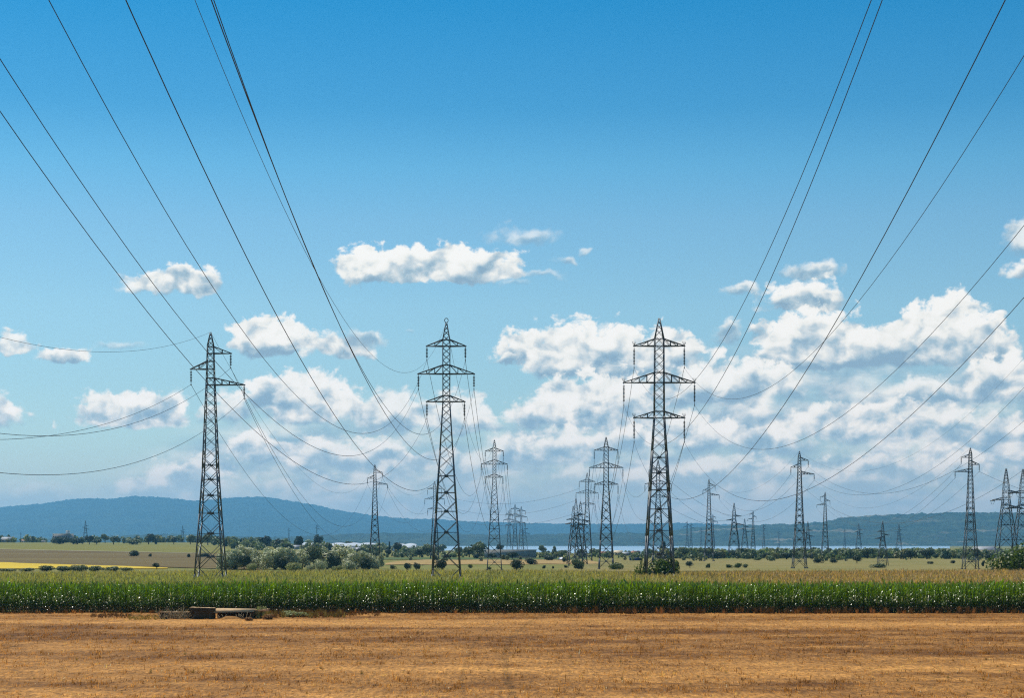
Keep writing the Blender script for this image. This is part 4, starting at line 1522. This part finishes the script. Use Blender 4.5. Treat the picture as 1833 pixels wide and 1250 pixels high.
    for px, py, w, h, kind, col, Y, lb in (
            (160, 978, 18, 19, 'round', 'dark', 1300, 'dark rounded tree below the small far pylon on the left'),
            (173, 979, 17, 13, 'round', 'dark', 1290, 'low dark tree right of the one below the far pylon'),
            (188, 973, 15, 17, 'round', 'mid', 1450, 'bare-trunked tree with flat crown on the left plain'),
            (203, 979, 18, 18, 'round', 'mid', 1310, 'tree right of the flat-crowned one'),
            (222, 977, 9, 14, 'column', 'mid', 1400, 'narrow tree between two low tree groups on the left plain'),
            (266, 977, 24, 21, 'round', 'dark', 1330, 'largest round dark tree of the left plain'),
            (279, 977, 8, 12, 'column', 'dark', 1330, 'small narrow tree right of the largest round tree'),
            (311, 978, 14, 16, 'round', 'dark', 1320, 'dark tree just left of the far pylon by the left pylon'),
            (341, 978, 17, 20, 'round', 'mid', 1320, 'round tree with clear trunk left of the tall left pylon'),
            (107, 973, 34, 12, 'bush', 'dark', 1350, 'dark low tree group before the pale building'),
            (138, 976, 26, 14, 'bush', 'dark', 1320, 'low tree group right of the pale building'),
            (238, 978, 34, 14, 'bush', 'mid', 1300, 'long low tree group in the middle of the left plain'),
            (372, 978, 20, 22, 'round', 'mid', 1280, 'rounded tree seen through the tall left pylon'),
            (404, 981, 12, 15, 'column', 'dark', 1180, 'narrow dark tree right of the tall left pylon'),
            (432, 980, 11, 15, 'column', 'dark', 1180, 'second narrow dark tree above the grove'),
            (473, 981, 26, 20, 'round', 'dark', 1150, 'broad dark tree above the left part of the grove'),
            (501, 981, 22, 15, 'round', 'dark', 1150, 'low broad tree right of the broad dark one'),
            (532, 979, 22, 19, 'round', 'dark', 1180, 'dark tree at the left end of the greenhouses'),
            (571, 979, 20, 20, 'round', 'dark', 1300, 'dark tree under the far pylon by the greenhouses'),
            (519, 986, 18, 12, 'round', 'dark', 1000, 'small dark tree in front of the greenhouses, left'),
            (590, 987, 14, 14, 'column', 'dark', 1000, 'pointed dark tree in front of the greenhouses, right'),
            (648, 990, 20, 9, 'bush', 'dark', 900, 'low dark tree behind the right grove'),
            (697, 980, 7, 10, 'column', 'dark', 1100, 'little pointed tree between the greenhouses'),
            (712, 982, 17, 11, 'round', 'dark', 1100, 'low tree before the right greenhouse'),
            (695, 996, 14, 12, 'round', 'dark', 850, 'dark tree right of the pylon behind the grove'),
            (751, 998, 16, 15, 'round', 'dark', 840, 'dark rounded tree left of the ringed pylon'),
            (766, 990, 22, 14, 'round', 'mid', 950, 'tree touching the left leg of the ringed pylon'),
            (820, 992, 18, 12, 'round', 'mid', 950, 'low tree just right of the ringed pylon'),
            (858, 998, 34, 26, 'round', 'mid', 860, 'tall grey tree left of the second six-armed pylon'),
            (840, 996, 24, 16, 'round', 'mid', 880, 'lower shoulder tree left of the tall grey tree'),
            (852, 1002, 15, 12, 'bush', 'dark', 780, 'dark bushy tree under the tall grey tree'),
            (882, 1003, 17, 12, 'round', 'dark', 770, 'dark tree seen through the second pylon legs'),
            (917, 1003, 25, 14, 'round', 'dark', 760, 'dark broad tree in front of the warehouse'),
            (896, 984, 16, 9, 'round', 'dark', 1250, 'small tree by the lake behind the warehouse'),
            (971, 992, 14, 16, 'round', 'mid', 1100, 'tree at the right end of the warehouse'),
            (992, 996, 16, 18, 'column', 'mid', 1000, 'upright tree between warehouse and pylon cluster'),
            (982, 1005, 25, 12, 'bush', 'dark', 700, 'dark low tree before the upright tree'),
            (1007, 1000, 20, 15, 'round', 'mid', 900, 'round tree just left of the pylon cluster'),
            (1066, 998, 26, 15, 'round', 'mid', 900, 'round tree right of the pylon cluster'),
            (1040, 998, 26, 16, 'bush', 'mid', 860, 'bushy tree inside the pylon cluster'),
            (1088, 997, 18, 11, 'bush', 'mid', 900, 'low tree behind the second pylon in the left row'),
            (1140, 995, 13, 9, 'bush', 'dark', 980, 'small dark tree at the lake shore houses'),
            (1163, 1000, 24, 18, 'round', 'mid', 850, 'tree at the left leg of the tallest pylon'),
            (1187, 1002, 26, 32, 'column', 'dark', 800, 'tall pointed tree seen through the tallest pylon legs'),
            (1207, 1002, 22, 22, 'round', 'mid', 820, 'tree at the right leg of the tallest pylon'),
            (1226, 1003, 30, 24, 'round', 'mid', 800, 'tall tree right of the tallest pylon'),
            (1249, 1003, 26, 22, 'round', 'mid', 790, 'rounded tree left of the ridge-height pylon'),
            (1268, 1004, 24, 22, 'round', 'mid', 790, 'tree at the foot of the ridge-height pylon'),
            (1284, 1004, 20, 16, 'round', 'dark', 770, 'dark tree right of the ridge-height pylon foot'),
            (1308, 1001, 20, 16, 'round', 'mid', 850, 'tree behind the wide strain pylon'),
            (1331, 1002, 18, 16, 'round', 'mid', 850, 'tree right behind the wide strain pylon'),
            (1350, 1002, 28, 18, 'round', 'mid', 830, 'broad tree in the belt left of the lone pylon'),
            (1356, 1008, 18, 10, 'bush', 'green', 700, 'olive low tree before the broad belt tree'),
            (1372, 1004, 16, 13, 'round', 'dark', 760, 'dark tree between broad tree and hut trees'),
            (1395, 1003, 22, 21, 'round', 'mid', 800, 'tall tree below the tiniest far pylon'),
            (1408, 1005, 28, 15, 'round', 'dark', 740, 'dark broad tree left of the lone pylon'),
            (1440, 1003, 22, 14, 'bush', 'mid', 800, 'low tree behind the lone pylon'),
            (1452, 1000, 14, 18, 'round', 'mid', 900, 'tree right behind the lone pylon'),
            (1478, 998, 20, 12, 'round', 'mid', 930, 'tree behind the far two-left-armed pylon'),
            (1500, 996, 16, 13, 'round', 'mid', 950, 'tree left of the cream houses on the right'),
            (1530, 996, 14, 10, 'round', 'dark', 950, 'tree right of the cream houses on the right'),
            (1553, 1003, 26, 22, 'round', 'mid', 800, 'broad grey tree left of the small strain pylon'),
            (1592, 1000, 24, 17, 'round', 'mid', 860, 'tree right of the small strain pylon'),
            (1612, 999, 18, 14, 'bush', 'mid', 880, 'low tree below the dark far pylon'),
            (1630, 1005, 24, 20, 'round', 'dark', 740, 'dark tree in the belt between the right pylons'),
            (1659, 1004, 32, 20, 'round', 'dark', 760, 'broad dark tree in the belt between the right pylons'),
            (1690, 1000, 26, 18, 'round', 'mid', 850, 'tree right of the broad dark belt tree'),
            (1718, 1002, 22, 14, 'bush', 'mid', 800, 'low tree left of the pylon near the right edge'),
            (1740, 1003, 24, 16, 'round', 'mid', 790, 'tree at the foot of the pylon near the right edge'),
            (1771, 1007, 16, 14, 'round', 'dark', 700, 'dark tree before the brown barn'),
            (1792, 1004, 24, 16, 'round', 'dark', 760, 'dark tree below the left strain pylon'),
            (1825, 1002, 30, 20, 'round', 'mid', 800, 'tree behind the large bush at the right edge')):
        plant('tree', kind, col, px, py, w, h, lb, 'tree', GT, Y=Y, n=900, leaf=.05)


def build_woods():
    """the continuous low belts of scrub and hedges on the plain, no single plant can be made out"""
    r = np.random.default_rng(5)
    T = []
    for k in range(8):
        B = blobs_for('bush', np.random.default_rng(k + 40))
        B = np.array(B)
        n = 70
        kk = r.integers(0, len(B), n)
        d = r.normal(0, 1, (n, 3)); d /= np.linalg.norm(d, axis=1)[:, None]
        P = B[kk, :3] + d * B[kk, 3:]
        nr = d + r.normal(0, .5, (n, 3)); nr /= np.linalg.norm(nr, axis=1)[:, None]
        a = np.cross(nr, r.normal(0, 1, (n, 3))); a /= np.linalg.norm(a, axis=1)[:, None]
        b = np.cross(nr, a)
        s = .10 * r.uniform(.6, 1.4, (n, 1))
        V = np.stack([P - a * s - b * s, P + a * s - b * s, P + a * s + b * s, P - a * s + b * s], 1).reshape(-1, 3)
        V[:, 2] = np.maximum(V[:, 2], 0)
        T.append((V, np.arange(4 * n).reshape(-1, 4), np.repeat(r.uniform(.7, 1.4, (n, 1)) * np.ones((1, 3)), 4, 0)))
    Ps = []; S = []; C = []

    def band(px0, px1, Y0, Y1, n, h0, h1, dens=None):
        for _ in range(n):
            px = r.uniform(px0, px1)
            if dens is not None and r.uniform() > dens(px):
                continue
            Y = r.uniform(Y0, Y1)
            X = (px - CX) * Y / F
            z = float(terrain(X, Y))
            h = r.uniform(h0, h1)
            Ps.append((X, Y, z)); S.append(h)
            C.append(np.array((1, 1, 1)) * r.uniform(.6, 1.5) * (np.array((1.5, 1.2, .9)) if r.uniform() < .25 else 1))
    clump = lambda s, t: (lambda px: 1.0 if vnoise(px * s, 3.3, 8) > t else .12)
    band(-150, 800, 1480, 1700, 330, 3, 7, clump(.02, .35))
    band(380, 780, 1000, 1350, 240, 2.5, 5.5, clump(.03, .35))
    band(640, 1960, 820, 900, 420, 1.2, 2.8, clump(.025, .3))
    band(760, 1200, 900, 1320, 220, 1.0, 2.4, clump(.02, .35))
    band(1200, 1960, 900, 1320, 420, 2, 4.5, clump(.02, .35))
    band(1190, 1960, 780, 900, 300, 2.0, 4.5, clump(.04, .42))
    band(1180, 1960, 760, 860, 240, 2.0, 5.0, clump(.03, .4))
    band(640, 1960, 660, 720, 120, 1.0, 2.4, clump(.05, .55))
    P = np.array(Ps); S = np.array(S); C = np.array(C)
    V, Q, Cc = scatter(T, P, r.uniform(0, 6.28, len(P)), S, C)
    # flatten proportions: wider than high
    o = link('far_scrub_belt', mesh_from('far_scrub_belt', V, Q, M['foliage'], attr=np.clip(Cc, 0, 2)))
    o['kind'] = 'stuff'
    tag(o, 'mottled belts of scrub and hedges across the far plain', 'scrub')
    # weeds along the foot of the maize and the field edge
    T2 = []
    for k in range(6):
        n = 46
        a = r.uniform(0, 6.28, n); rr = r.uniform(0, .16, n)
        x, y = rr * np.cos(a), rr * np.sin(a)
        lx, ly = r.normal(0, .18, n), r.normal(0, .18, n)
        h = r.uniform(.3, 1, n)
        w = r.uniform(.012, .03, n)
        t = r.uniform(0, 3.14, n)
        V = np.stack([np.stack([x - w * np.cos(t), y - w * np.sin(t), 0 * h], 1), np.stack([x + w * np.cos(t), y + w * np.sin(t), 0 * h], 1),
                      np.stack([x + lx + w * .3, y + ly, h], 1), np.stack([x + lx - w * .3, y + ly, h], 1)], 1).reshape(-1, 3)
        T2.append((V, np.arange(4 * n).reshape(-1, 4), np.repeat(r.uniform(.6, 1.4, (n, 1)) * np.ones((1, 3)), 4, 0)))
    Ps = []; S = []; C = []
    brown = np.array((.62, .56, .38)); olive = np.array((1.0, 1.35, .8)); pale = np.array((1.5, 1.2, .8))
    def tuft(px, py, h, c):
        Y = 6.0 * F / (py - YH)
        Ps.append(((px - CX) * Y / F, Y, 0)); S.append(h); C.append(c * r.uniform(.7, 1.3))
    for _ in range(380):      # green verge left of the culvert
        tuft(r.uniform(230, 300), r.uniform(1104, 1113), r.uniform(.1, .28), olive * 1.3)
    for _ in range(260):
        tuft(r.uniform(460, 620), r.uniform(1101, 1109), r.uniform(.2, .65), olive if r.uniform() < .5 else brown)
    for _ in range(200):
        tuft(r.uniform(540, 680), r.uniform(1100, 1106), r.uniform(.15, .4), brown)
    for _ in range(140):
        tuft(r.uniform(160, 235), r.uniform(1103, 1109), r.uniform(.15, .4), brown)
    for _ in range(900):      # dead lower leaves and weeds along the maize foot
        px = r.uniform(-60, 1900)
        tuft(px, r.uniform(1099.5, 1101.5), r.uniform(.15, .5) * (1 + .5 * (px > 1000)), brown if r.uniform() < .75 else pale)
    for _ in range(260):      # loose weeds in the stubble
        tuft(r.uniform(-40, 1880), r.uniform(1112, 1250), r.uniform(.12, .28), olive if r.uniform() < .4 else pale)
    V, Q, Cc = scatter(T2, np.array(Ps), r.uniform(0, 6.28, len(Ps)), np.array(S), np.array(C))
    o = link('dry_weeds', mesh_from('dry_weeds', V, Q, M['foliage_dry'], attr=Cc))
    o['kind'] = 'stuff'
    tag(o, 'dry brown and olive weeds along the edge between stubble and maize', 'weeds')


build_plants()
build_woods()


# ------------------------------------------------------------------ buildings on the plain
def building(name, px0, px1, top, Y, depth, wall, roof, label, cat='house', nwin=3, gable=True, door=False, group=None, base=None, along=True):
    X0, X1 = (px0 - CX) * Y / F, (px1 - CX) * Y / F
    xc = (X0 + X1) / 2; W = X1 - X0
    z = float(terrain(xc, Y)) - .05
    H = ZC + (YH - top) * Y / F - z
    root = bpy.data.objects.new(name, None)
    root.location = (xc, Y, z)
    COL.objects.link(root)
    tag(root, label, cat, group)
    rh = min(H * .38, depth * .35) if gable else .25
    wh = H - rh
    b = Bars(); b.box((0, depth / 2, wh / 2), (W, depth, wh))
    if gable and not along:
        pass
    link('wall', b.mesh('wall', M[wall]), root)
    if gable:
        e = .35
        V = [(-W / 2 - e, -e, wh), (W / 2 + e, -e, wh), (W / 2 + e, depth + e, wh), (-W / 2 - e, depth + e, wh), (-W / 2 - e, depth / 2, H), (W / 2 + e, depth / 2, H),
             (-W / 2 - e, -e, wh - .12), (W / 2 + e, -e, wh - .12), (W / 2 + e, depth + e, wh - .12), (-W / 2 - e, depth + e, wh - .12)]
        Q4 = [(0, 1, 5, 4), (3, 4, 5, 2), (9, 8, 7, 6), (6, 7, 1, 0), (8, 9, 3, 2)]
        T3 = [(0, 4, 3), (1, 2, 5)]
        Q4 += [(7, 8, 2, 1), (9, 6, 0, 3)]
        link('roof', mesh_from('roof', np.array(V), [np.array(Q4), np.array(T3)], M[roof]), root)
    else:
        b = Bars(); b.box((0, depth / 2, wh + rh / 2), (W + .5, depth + .5, rh))
        link('roof', b.mesh('roof', M[roof]), root)
    for i in range(nwin):
        x = -W / 2 + W * (i + .5) / nwin
        b = Bars(); b.box((x, -.02, wh * .58), (min(1.3, W / nwin * .45), .06, wh * .34))
        link('window', b.mesh('window', M['glass']), root)
    if door:
        b = Bars(); b.box((W * .06, -.03, wh * .36), (min(2.4, W * .12), .08, wh * .72))
        link('door', b.mesh('door', M['grey_wall']), root)
    return root


def greenhouse(px0, px1, top, Y, label):
    X0, X1 = (px0 - CX) * Y / F, (px1 - CX) * Y / F
    xc = (X0 + X1) / 2; W = X1 - X0
    z = float(terrain(xc, Y)) - .05
    H = ZC + (YH - top) * Y / F - z
    root = bpy.data.objects.new('greenhouse', None)
    root.location = (xc, Y, z); COL.objects.link(root)
    tag(root, label, 'greenhouse', 'white greenhouses on the plain')
    n = 10; D = 9.0
    V = []; Q = []
    nb = max(2, int(W / 9))
    wave = []
    for i in range(nb * 6 + 1):       # scalloped roof: one bay after another
        wave.append((-W / 2 + W * i / (nb * 6), abs(math.sin(math.pi * (i / 6)))))
    for j, y in enumerate((0, 14)):
        for x, s in wave:
            V += [(x, y, 0), (x, y, (H * .35 if j == 0 else H * .85) + H * .12 * s)]
    m = len(wave)
    for i in range(m - 1):
        a = 2 * i
        Q.append((a, a + 2, a + 3, a + 1))
        b = 2 * m + a
        Q.append((b + 2, b, b + 1, b + 3))
        Q.append((a + 1, a + 3, b + 3, b + 1))
    link('sheeting', mesh_from('sheeting', np.array(V), np.array(Q), M['white_sheet']), root)
    b = Bars()
    for i in range(0, m, 3):
        b.bar((wave[i][0], -.06, 0), (wave[i][0], -.06, H * .35 + H * .12 * wave[i][1]), .12)
    link('frame', b.mesh('frame', M['grey_wall']), root)


def build_buildings():
    greenhouse(533, 587, 971.2, 1440, 'white greenhouse at the left end of the greenhouse row')
    greenhouse(591, 670, 971.5, 1380, 'longest white greenhouse, above the right half of the grove')
    greenhouse(703, 744, 972.6, 1420, 'short white greenhouse left of the ringed pylon')
    building('warehouse', 867, 960, 984.5, 818, 16, 'grey_wall', 'white_sheet', 'long grey warehouse with white roof edge behind the second pylon', 'warehouse', nwin=0, gable=False, door=True)
    building('apartment_block', 94, 125, 956, 1560, 14, 'grey_wall', 'white_wall', 'dark block with pale parapet among trees at the far left', 'building', nwin=8, gable=False)
    b = Bars(); b.box((0, 0, 1.2), (2.8, 2.8, 2.4)); b.box((0, 0, 2.5), (3.1, 3.1, .25)); b.box((1.0, -1.45, .9), (.5, .08, 1.6))
    tk = link('roof_tank', b.mesh('roof_tank', M['white_wall']), None, ((121 - CX) * 1565 / F, 1566, ZC + (YH - 956) * 1560 / F))
    tag(tk, 'white box tank on the roof of the far left block', 'water tank')
    HG = 'houses scattered on the plain'
    for px0, px1, top, Y, wall, roof, lb in (
            (2, 22, 962, 1540, 'grey_wall', 'roof_grey', 'low grey farm building at the left edge'),
            (38, 50, 966, 1540, 'white_wall', 'roof_red', 'small white house left of the pale block'),
            (70, 77, 968, 1520, 'white_wall', 'roof_grey', 'tiny white hut left of the dark block'),
            (524, 535, 976.5, 1150, 'white_wall', 'roof_grey', 'white hut at the foot of the dark tree by the greenhouses'),
            (448, 466, 977, 1240, 'grey_wall', 'roof_red', 'brown-roofed shed above the left part of the grove'),
            (627, 634, 980.5, 1100, 'white_wall', 'roof_grey', 'left of two tiny white huts above the grove'),
            (637, 643, 980.5, 1110, 'white_wall', 'roof_grey', 'right of two tiny white huts above the grove'),
            (1101, 1114, 986, 1010, 'cream_wall', 'cream_wall', 'cream house at the lake shore left of the tallest pylon'),
            (1116, 1126, 989, 990, 'grey_wall', 'roof_grey', 'grey shed right of the cream lakeside house'),
            (1132, 1146, 987, 1060, 'cream_wall', 'roof_red', 'tan-roofed house at the lake shore'),
            (1076, 1084, 988, 1030, 'cream_wall', 'roof_red', 'small house just left of the second pylon mast'),
            (1456, 1471, 988.5, 980, 'cream_wall', 'cream_wall', 'cream house right of the lone pylon'),
            (1503, 1512, 987.5, 1000, 'cream_wall', 'roof_red', 'left house of the cream pair under the wooded hill'),
            (1514, 1525, 988, 990, 'cream_wall', 'cream_wall', 'right house of the cream pair under the wooded hill'),
            (1648, 1659, 987.5, 1010, 'cream_wall', 'cream_wall', 'yellowish house between the right belt trees'),
            (1665, 1673, 990, 960, 'cream_wall', 'roof_red', 'small house right of the yellowish one'),
            (1716, 1729, 990, 930, 'cream_wall', 'roof_grey', 'house left of the pylon near the right edge'),
            (1743, 1754, 990.5, 920, 'cream_wall', 'cream_wall', 'bright yellow house right of the pylon near the right edge')):
        building('house', px0, px1, top, Y, 8, wall, roof, lb, 'house', nwin=3, group=HG, door=True)
    building('barn', 1750, 1785, 979, 1040, 14, 'cream_wall', 'roof_grey', 'large brownish barn between the right pylons', 'barn', nwin=0, door=True)
    building('shed', 1128, 1150, 999.2, 690, 5, 'blue', 'blue', 'long low dark blue box in place of a shaded shrub left of the tallest pylon', 'shed', nwin=2, gable=False)  # blue box built in place of a shrub in blue shade

    # parked car, seen nose on, far across the meadow
    X, Y, z = place(1005, 1004)
    car = bpy.data.objects.new('parked_car', None)
    car.location = (X, Y, z); car.rotation_euler = (0, 0, 1.2); car.scale = (.8,) * 3
    COL.objects.link(car)
    tag(car, 'small white car parked in the meadow left of the pylon cluster', 'car')
    prof = [(-2.1, .35), (-2.15, .8), (-1.3, .95), (-.7, 1.45), (.9, 1.48), (1.7, 1.0), (2.1, .85), (2.1, .35)]
    V = [(x, s * .85, zz) for s in (-1, 1) for x, zz in prof]
    n = len(prof)
    Q = [(i, (i + 1) % n, (i + 1) % n + n, i + n) for i in range(n)]
    Q2 = [(0, 1, 6, 7), (1, 2, 5, 6), (2, 3, 4, 5)]
    Q += Q2 + [tuple(q + n for q in reversed(qq)) for qq in Q2]
    link('body', mesh_from('body', np.array(V), np.array(Q), M['car_white']), car)
    for s in (-1, 1):
        b = Bars(); b.bar((-1.0, s * .87, 1.0), (1.3, s * .87, 1.0), .05); b.box((.15, s * .862, 1.18), (1.7, .03, .36))
        link('window', b.mesh('window', M['glass']), car)
    for x in (-1.35, 1.35):
        for s in (-1, 1):
            b = Bars(); b.lathe([(0.001, -.1), (.33, -.1), (.33, .1), (.001, .1)], (0, 0, 0), 12)
            w = link('wheel', b.mesh('wheel', M['tyre']), car, (x, s * .78, .33)); w.rotation_euler = (math.pi / 2, 0, 0)


build_buildings()


# ------------------------------------------------------------------ concrete culvert head at the field edge
def build_culvert():
    Y = 6.0 * F / (1111 - YH)
    k = Y / F
    X = lambda px: (px - CX) * k
    root = bpy.data.objects.new('concrete_culvert', None)
    root.location = (X(340), Y, 0)
    COL.objects.link(root)
    tag(root, 'old concrete culvert head with pale slab at the edge of the maize', 'culvert')
    x0 = X(340)
    P = lambda px: X(px) - x0
    h = 21.5 * k

    def block(x0_, y0_, x1_, y1_, z0_, z1_, zr, mat, name):
        """rough cast block with chipped edges; z1 at left, zr at right"""
        nx, nz = 14, 5
        V = []; Q = []
        r = np.random.default_rng(int(abs(x0_ * 10)) + 3)
        for yy in (y0_, y1_):
            for j in range(nz + 1):
                for i in range(nx + 1):
                    f = i / nx
                    zt = z1_ + (zr - z1_) * f
                    V.append((x0_ + (x1_ - x0_) * f + r.normal(0, .008), yy + r.normal(0, .012), z0_ + (zt - z0_) * j / nz + (r.normal(0, .012) if j == nz else 0)))
        m = (nx + 1) * (nz + 1)
        ix = lambda s, j, i: s * m + j * (nx + 1) + i
        for j in range(nz):
            for i in range(nx):
                Q.append((ix(0, j, i), ix(0, j, i + 1), ix(0, j + 1, i + 1), ix(0, j + 1, i)))
                Q.append((ix(1, j, i + 1), ix(1, j, i), ix(1, j + 1, i), ix(1, j + 1, i + 1)))
        for i in range(nx):
            Q.append((ix(0, nz, i), ix(0, nz, i + 1), ix(1, nz, i + 1), ix(1, nz, i)))
            Q.append((ix(0, 0, i + 1), ix(0, 0, i), ix(1, 0, i), ix(1, 0, i + 1)))
        for j in range(nz):
            Q.append((ix(0, j + 1, 0), ix(1, j + 1, 0), ix(1, j, 0), ix(0, j, 0)))
            Q.append((ix(0, j, nx), ix(1, j, nx), ix(1, j + 1, nx), ix(0, j + 1, nx)))
        return link(name, mesh_from(name, np.array(V), np.array(Q), mat), root)
    # head wall, the shade on its front put into the colour
    block(P(340), 0, P(382), 1.1, -.1, h, h * .93, M['concrete_shaded'], 'head_wall')
    block(P(339.5), -.03, P(382.5), 1.15, h + .003, h + .06, h * .93 + .06, M['concrete'], 'sunlit_wall_edge')  # pale strip added in place of the sunlit top edge
    # pale slab reaching right over the dark opening; its face leans back and catches the sun
    V = [(P(382.4), -.15, h * .62), (P(452), .25, h * .66), (P(452), .95, h * .88), (P(382.4), .80, h * .93),
         (P(382.4), 1.9, h * .93), (P(452), 1.9, h * .88), (P(382.4), 1.9, h * .60), (P(452), 1.9, h * .62)]
    Q = [(0, 1, 2, 3), (3, 2, 5, 4), (1, 0, 6, 7), (1, 7, 5, 2), (0, 3, 4, 6), (6, 4, 5, 7)]
    link('slab', mesh_from('slab', np.array(V), np.array(Q), M['concrete']), root)
    block(P(444), .5, P(452), 1.6, -.1, h * .61, h * .61, M['concrete_shaded'], 'support_wall')
    block(P(383), 1.7, P(443), 1.85, -.1, h * .58, h * .58, M['concrete_shaded'], 'back_wall')
    # broken outer end of the slab
    block(P(453), .9, P(478), 1.5, h * .70, h * .80, h * .90, M['concrete'], 'broken_slab_end')
    # low left basin: front opening under a thin lintel
    hl = 13.0 * k
    block(P(286), .2, P(292), 1.4, -.1, hl, hl, M['concrete_shaded'], 'basin_wall')
    block(P(286), 1.2, P(339), 1.4, -.1, hl * .9, hl * .9, M['concrete_shaded'], 'basin_wall')
    block(P(285), .15, P(339), .45, hl + .003, hl + .09, hl + .09, M['concrete'], 'basin_lintel')
    # heap of dry twigs lying over the basin
    r = np.random.default_rng(9)
    b = Bars()
    for i in range(150):
        x = P(r.uniform(284, 338)); y = r.uniform(-.5, .9); z = r.uniform(0, .35)
        a = r.uniform(0, 6.28); e = r.uniform(-.2, 1.2); L = r.uniform(.3, 1.0)
        p = np.array((x, y, z))
        for s in range(3):
            q = p + np.array((math.cos(a) * math.cos(e), math.sin(a) * math.cos(e) * .6, abs(math.sin(e)))) * L / 3
            b.bar(p, q, .025, .016); p = q; a += r.normal(0, .5); e += r.normal(0, .4)
    tw = link('dry_branches', b.mesh('dry_branches', M['twig']), None, (x0, Y - .1, 0))
    tag(tw, 'tangle of pale dry branches over the low left basin of the culvert', 'branches')
    b = Bars()
    for i in range(16):
        x = P(r.uniform(385, 450)); a = r.uniform(.6, 2.4)
        p = np.array((x, -.3, 0.0)); q = p + np.array((math.cos(a), .1, math.sin(a))) * r.uniform(.3, .75)
        b.bar(p, q, .04, .02)
    tw = link('dry_sticks', b.mesh('dry_sticks', M['twig']), None, (x0, Y - .1, 0))
    tag(tw, 'a few pale sticks leaning under the culvert slab', 'branches')
    # weeds on and beside it
    plant('weed_bush', 'loose', 'olive', 468, 1110, 30, 30, 'pale olive weed bush standing at the right end of the culvert', 'bush', n=1300, leaf=.03)
    plant('weed_bush', 'bush', 'dry', 480, 1112, 26, 13, 'rusty dry weed clump right of the culvert slab', 'bush', n=1200, leaf=.04)
    plant('weed_bush', 'bush', 'dry', 446, 1114, 18, 9, 'small rusty weed clump before the culvert slab', 'bush', n=1000, leaf=.05)
    plant('weed_bush', 'bush', 'olive', 524, 1107, 50, 13, 'low olive green weeds right of the rusty clump', 'bush', n=1700, leaf=.04)
    # spill of earth in front
    V = []; Q = []
    n = 40; m_ = 10
    for j in range(m_ + 1):
        for i in range(n + 1):
            fx = i / n; fy = j / m_
            hh = math.sin(math.pi * fx) * math.sin(math.pi * fy) * .26 * (.5 + 1.0 * float(vnoise(fx * 7, fy * 2, 3)))
            V.append((P(366 + 100 * fx), -1.5 + 1.6 * fy, hh - .02))
    for j in range(m_):
        for i in range(n):
            a = j * (n + 1) + i
            Q.append((a, a + 1, a + n + 2, a + n + 1))
    o = link('earth_bank', mesh_from('earth_bank', np.array(V), np.array(Q), mat_plain('straw_earth', (.34, .17, .055), rough=1.0, spec=.05, var=.35, scale=4.0, bump=.8), smooth=True),
             None, (x0, Y, 0))
    structure(o)


build_culvert()


# ------------------------------------------------------------------ the air
def build_haze():
    x, y0, y1, z0, z1 = 19500, -420, 17800, -4.0, 400.0
    V = [(-x, y0, z0), (x, y0, z0), (x, y1, z0), (-x, y1, z0), (-x, y0, z1), (x, y0, z1), (x, y1, z1), (-x, y1, z1)]
    Q = [(0, 3, 2, 1), (4, 5, 6, 7), (0, 1, 5, 4), (1, 2, 6, 5), (2, 3, 7, 6), (3, 0, 4, 7)]
    m, t, out = new_mat('blue_air')
    v = t.node('ShaderNodeVolumePrincipled')
    v.inputs['Color'].default_value = HAZE_COL
    v.inputs['Density'].default_value = HAZE
    v.inputs['Anisotropy'].default_value = 0.3
    t.l.new(v.outputs[0], out.inputs['Volume'])
    o = link('haze', mesh_from('haze', np.array(V), np.array(Q), m))
    o['kind'] = 'stuff'
    tag(o, 'pale blue haze filling the air over the plain', 'haze')


HAZE = 7.6e-5
HAZE_COL = (.225, .64, 1.0, 1)
build_haze()
print('objects', len(bpy.data.objects), 'labels', len(LABELS))
for lb in LABELS:
    if not 4 <= len(lb.split()) <= 16:
        print('LEN', len(lb.split()), lb)
